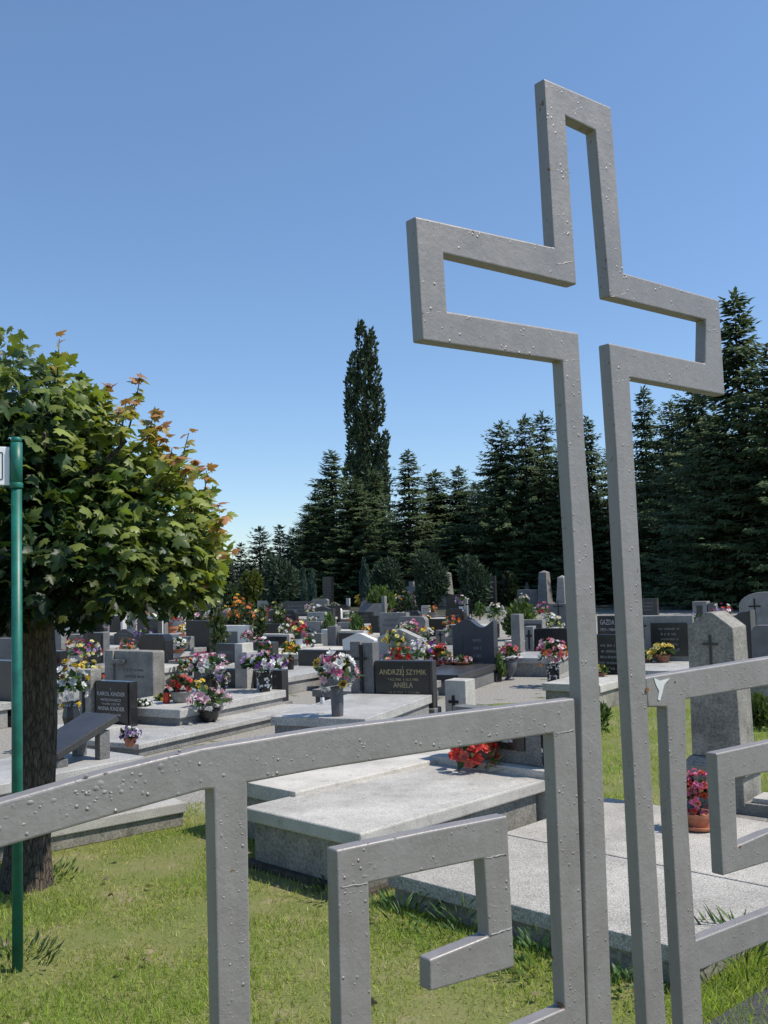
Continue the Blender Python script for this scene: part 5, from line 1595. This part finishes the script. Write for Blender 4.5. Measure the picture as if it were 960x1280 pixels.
for a in [(418, 566, 66, 1, 'spiky-topped spruce standing just left of the tall poplar', 1.5), (388, 632, 65, 3, 'shorter spruce left of the poplar, sloping down to the pines', 1.6), (402, 604, 70, 1, 'spruce half hidden between the two trees left of the poplar', 1.6),
          (446, 600, 64, 2, 'broad dark spruce covering the foot of the tall poplar', 1.3), (472, 590, 67, 1, 'spruce covering the right foot of the poplar', 1.3), (515, 566, 62, 3, 'slim pointed spruce standing free to the right of the poplar', 1.4),
          (496, 640, 66, 0, 'low spruce in the dip right of the poplar', 1.5), (546, 606, 68, 1, 'small-topped spruce right of the slim free one', 1.5), (578, 586, 66, 1, 'thin-topped spruce left of the big dark mass', 1.5), (598, 605, 70, 0, 'spruce filling the gap left of the twin-topped trees', 1.2),
          (634, 530, 58, 2, 'big broad spruce left of the twin tops behind the cross', 1.0), (664, 522, 57, 0, 'left one of the twin-topped tall spruces', 0.9), (686, 518, 58, 0, 'right one of the twin-topped tall spruces, beside the cross post', 0.9),
          (712, 552, 56, 2, 'spruce behind the left cross post', 1.0), (742, 524, 54, 1, 'spruce seen between the two cross posts', 1.1), (775, 560, 58, 2, 'spruce behind the right cross post', 1.1), (816, 488, 52, 3, 'thin spiky spruce top under the right cross arm', 1.0),
          (850, 505, 50, 2, 'spruce left of the tallest one at the right edge', 1.0), (882, 470, 46, 2, 'dense spruce below the end of the right cross arm', 0.95), (938, 370, 42, 1, 'tallest nearest spruce at the right edge', 1.25), (905, 520, 41, 2, 'dark spruce in front of the tallest one', 1.05),
          (985, 430, 39, 2, 'spruce cut by the right edge', 1.1), (1040, 400, 42, 0, 'spruce just outside the right edge with branches reaching in', 1.2)]:
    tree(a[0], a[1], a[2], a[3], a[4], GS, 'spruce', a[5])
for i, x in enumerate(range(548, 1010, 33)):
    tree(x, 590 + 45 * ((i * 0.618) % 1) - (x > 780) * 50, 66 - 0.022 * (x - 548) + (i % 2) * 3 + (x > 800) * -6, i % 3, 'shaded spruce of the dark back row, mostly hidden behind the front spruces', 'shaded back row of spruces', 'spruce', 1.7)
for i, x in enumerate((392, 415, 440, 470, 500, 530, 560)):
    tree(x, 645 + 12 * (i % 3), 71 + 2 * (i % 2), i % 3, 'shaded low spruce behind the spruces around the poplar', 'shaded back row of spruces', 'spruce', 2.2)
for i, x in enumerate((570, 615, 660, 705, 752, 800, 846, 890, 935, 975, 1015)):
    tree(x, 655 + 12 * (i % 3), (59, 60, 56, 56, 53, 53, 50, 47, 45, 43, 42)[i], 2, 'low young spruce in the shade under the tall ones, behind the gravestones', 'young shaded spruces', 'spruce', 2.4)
for a in [(326, 660, 74, 0, 'dark pine with a rounded top, left of the two taller pines'), (351, 658, 73, 1, 'dark pine right of its equal neighbour, before the spruces'), (302, 680, 76, 1, 'low pine right of the maple crown'), (284, 692, 72, 0, 'pine touching the right edge of the maple crown'),
          (368, 662, 70, 0, 'pine at the left foot of the spruce row'), (258, 688, 80, 1, 'pine seen through the right edge of the maple leaves'), (225, 690, 80, 0, 'pine behind the middle of the maple crown'), (190, 695, 82, 1, 'pine behind the maple crown, above the stepped white pillars'),
          (150, 690, 84, 0, 'pine behind the maple crown, above the big headstone on feet'), (110, 698, 84, 1, 'pine behind the maple crown, right of its trunk'), (68, 700, 85, 0, 'pine right behind the maple trunk'), (12, 700, 80, 1, 'pine behind the green post'), (-30, 690, 80, 0, 'pine just outside the left edge'),
          (338, 690, 68, 1, 'small pine in the gap before the two taller pines'), (312, 700, 66, 0, 'small bushy pine beside the yellow-green bush')]:
    tree(a[0], a[1], a[2], a[3], a[4], 'pines at the far left', 'pine', 1.5)

for i, x in enumerate((205, 240, 268, 292, 312, 334, 356, 376)):
    tree(x, 700 + 7 * (i % 3), 88 + 2 * (i % 2), i % 2, 'low distant pine in the dark band beyond the left graves', 'distant band of pines', 'pine', 3.2)
# the tall poplar
YP = 78
pb = at_y(462, 740, YP)
def pl_at(x, y):
    p = at_y(x, y, YP)
    return (p.x - pb.x, 0, p.z)
pop = thing('poplar_tree', 'very tall slim columnar poplar rising above the spruces', 'tree', (pb.x, YP, 0))
px_ = F / YP
lob = []
for x, y, rx, ry in [(452, 428, 7, 22), (465, 440, 6, 22), (443, 462, 7, 22), (458, 450, 6, 20), (455, 470, 9, 30), (468, 475, 8, 26), (441, 487, 9, 26), (450, 505, 9, 32), (464, 512, 9, 30), (474, 508, 7, 26), (440, 525, 8, 30), (453, 545, 10, 34), (465, 552, 8, 30),
                     (444, 568, 10, 34), (457, 590, 12, 38), (478, 572, 7, 26), (474, 600, 10, 34), (441, 610, 12, 40), (455, 640, 16, 46), (474, 645, 14, 46), (484, 610, 5, 22), (466, 690, 26, 50), (448, 690, 20, 45), (450, 412, 4, 11), (464, 424, 4, 12), (482, 555, 4, 16), (436, 505, 5, 14), (455, 590, 8, 80)]:
    c = pl_at(x, y)
    lob.append((c, (rx / px_, rx / px_, ry / px_)))
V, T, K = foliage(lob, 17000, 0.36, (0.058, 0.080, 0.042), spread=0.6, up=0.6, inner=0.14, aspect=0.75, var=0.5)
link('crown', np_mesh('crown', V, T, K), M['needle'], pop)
MB().tube([(0, 0, -0.1), (0, 0, 8), pl_at(455, 430)], [0.5, 0.35, 0.05], 8).build('trunk', M['bark'], pop, smooth=True)

# blue-green cypresses and other evergreens before the trees
def cypress(xc, yt, yb, wpx, label, col=(0.045, 0.075, 0.055), n=2600):
    p, s = base_at(xc, yb)
    H, Wd = (yb - yt) * s, wpx * s
    t = thing('cypress_shrub', label, 'cypress', p, rng.uniform(0, 6), 'cypresses before the dark trees')
    lobes = [((0, 0, H * 0.42), (Wd * 0.44, Wd * 0.44, H * 0.42)), ((Wd * 0.05, 0, H * 0.72), (Wd * 0.22, Wd * 0.22, H * 0.27))]
    for i in range(5):
        a = i * 2.4
        lobes.append(((math.cos(a) * Wd * 0.26, math.sin(a) * Wd * 0.26, H * (0.25 + 0.1 * i)), (Wd * 0.2, Wd * 0.2, H * 0.22)))
    V, T, K = foliage(lobes, n, 0.22, col, spread=0.25, up=1.0, inner=0.1, aspect=0.4, var=0.4)
    link('foliage', np_mesh('foliage', V, T, K), M['needle'], t)
    MB().tube([(0, 0, 0), (0, 0, H * 0.6)], [0.08, 0.03], 7).build('stem', M['bark'], t)
cypress(380, 711, 761, 11, 'left one of the paired slim blue-green cypresses')
cypress(391, 713, 762, 12, 'right one of the paired slim blue-green cypresses')
cypress(457, 700, 765, 16, 'slim cypress left of the bushy ones, above the yellow bush')
cypress(528, 706, 765, 18, 'slim cypress left of the leftmost obelisk')
cypress(588, 704, 768, 16, 'slim cypress in front of the bushy one right of the leftmost obelisk')
GB_ = (0.042, 0.066, 0.04)
for a in [(487, 700, 766, 42, 'loose bushy cypress above the bright green bush'), (541, 690, 768, 42, 'loose bushy cypress behind the leftmost obelisk'), (595, 697, 770, 36, 'loose bushy cypress right of the leftmost obelisk'), (352, 697, 772, 46, 'bushy blue-green pine left of the paired cypresses')]:
    shrub(a[0], a[1], a[2], a[3], a[4], GB_, name='cypress_shrub', cat='cypress', n=3000, size=0.26, lob=14, up=0.35, mat='needle', group='cypresses before the dark trees', aspect=0.45, inner=0.18)
shrub(318, 712, 770, 34, 'yellow-green bush left of the bushy blue-green pine', (0.085, 0.10, 0.02), n=1600, size=0.25, group='cypresses before the dark trees')
shrub(638, 715, 765, 14, 'dark plant with drooping leaves left of the small figure stone', (0.02, 0.03, 0.014), n=500, size=0.3)
shrub(290, 728, 775, 30, 'loose green shrub right of the maple crown', (0.05, 0.075, 0.025), n=900, size=0.2, inner=0.4)

# ------------------------------------------------------------------ lawn
def lawn(name, n, xr, yr, hgt, seed, keep):
    r = np.random.default_rng(seed)
    y = yr[0] + (yr[1] - yr[0]) * r.uniform(0, 1, n) ** 1.35
    x = r.uniform(xr[0], xr[1], n)
    ok = np.array([keep(a, b) for a, b in zip(x, y)])
    x, y = x[ok], y[ok]
    m = len(x)
    patch_ = np.sin(x * 2.3 + 1.3 * np.sin(y * 1.9)) * np.sin(y * 2.9 + 0.8 * np.sin(x * 3.1)) + 0.5 * np.sin(x * 7.1 + y * 5.3) * np.sin(y * 6.7 - x * 3.3)
    thin = r.uniform(0, 1, m) < np.clip(0.95 - 0.8 * np.clip(-patch_, 0, 1.2), 0.12, 1)
    x, y, patch_ = x[thin], y[thin], patch_[thin]
    m = len(x)
    g_ = np.array([0.25, 0.335, 0.055])
    d_ = np.array([0.46, 0.40, 0.19])
    k = np.clip(0.20 - 0.35 * patch_ + r.normal(0, 0.22, m), 0, 0.95)[:, None]
    col = (g_ * (1 - k) + d_ * k) * r.uniform(0.55, 1.45, (m, 1))
    H = hgt * r.uniform(0.4, 1.25, m) * (1 + 0.25 * np.clip(patch_, -1, 1))
    ax = np.stack([r.normal(0, 0.55, m), r.normal(0, 0.55, m), np.ones(m)], 1)
    S = np.stack([r.uniform(0.0024, 0.0048, m), H, H], 1)
    V, T, K = scatter('g', [(-.5, 0, 0), (.5, 0, 0), (-.35, .55, .05), (.35, .55, .05), (0, 1, .22)], [(0, 1, 3), (0, 3, 2), (2, 3, 4)], np.stack([x, y, np.zeros(m)], 1), ax, r.normal(size=(m, 3)), S, col)
    o = link(name, np_mesh(name, V, T, K), M['grass'])
    struct(o, 'stuff')
    o['label'] = 'short mown grass'
    return o
def free(x, y):
    if (x - tb.x) ** 2 + (y - TY) ** 2 < 0.022:
        return False
    for s in SLABS:
        if inside((x, y), s[0], s[1], s[2] + 0.02, s[3] - 0.02, s[4] + 0.02, s[5]):
            return False
    # behind the curb line at left
    if (Vector((x, y, 0)) - Vector((c0.x, c0.y, 0))).dot(nb) > -0.01 and (Vector((x, y, 0)) - Vector((c0.x, c0.y, 0))).dot(dn) < Lc:
        return False
    # bare soil along the tomb and platform fronts
    return True
lawn('grass', 170000, (-3.4, 1.75), (2.9, 7.3), 0.034, 1, free)
lawn('grass', 30000, (1.5, 4.6), (6.4, 11.5), 0.06, 2, lambda x, y: free(x, y) and (x - 2.2) ** 2 + (y - 6.2) ** 2 > 0.3 and (x - 2.2) * U.x + (y - 6.4) * U.y > 0)
lawn('grass', 9000, (1.05, 2.6), (3.4, 5.0), 0.09, 3, lambda x, y: free(x, y) and (Vector((x, y, 0)) - pf).dot(W) > 0.02)
# dry leaves in the grass
m = 150
V, T, K = scatter('d', MAPLE_V, MAPLE_F, np.stack([rng.uniform(-3.2, 1.2, m), rng.uniform(3.1, 6.4, m), np.full(m, 0.035)], 1), rng.normal(size=(m, 3)) * [1, 1, 0.3], rng.normal(0, 0.5, (m, 3)) + [0, 0, 1], rng.uniform(0.018, 0.045, m), np.array([0.24, 0.185, 0.11]) * rng.uniform(0.5, 1.5, (m, 1)))
fo = link('fallen_leaves', np_mesh('fallen_leaves', V, T, K), M['leaf'])
struct(fo, 'stuff')
fo['label'] = 'dry fallen leaves scattered in the grass'
# asphalt path at the bottom right
e0, e1_ = at_z(894, 1284, 0.0), at_z(960, 1243, 0.0)
ed = (e1_ - e0).normalized()
en = Vector((ed.y, -ed.x, 0))
a_, b_ = e0 - ed * 0.5, e0 + ed * 9
MB().add([(*a_.xy, 0.006), (*(a_ + en * 2.2).xy, 0.006), (*(b_ + en * 2.2).xy, 0.006), (*b_.xy, 0.006)], [(0, 1, 2, 3)])
me = MB().add([(*a_.xy, 0.03), (*(a_ + en * 2.2).xy, 0.03), (*(b_ + en * 2.2).xy, 0.03), (*b_.xy, 0.03), (*a_.xy, 0.0), (*b_.xy, 0.0)], [(0, 1, 2, 3), (0, 3, 5, 4)]).mesh('path')
struct(link('path', me, M['asphalt']))
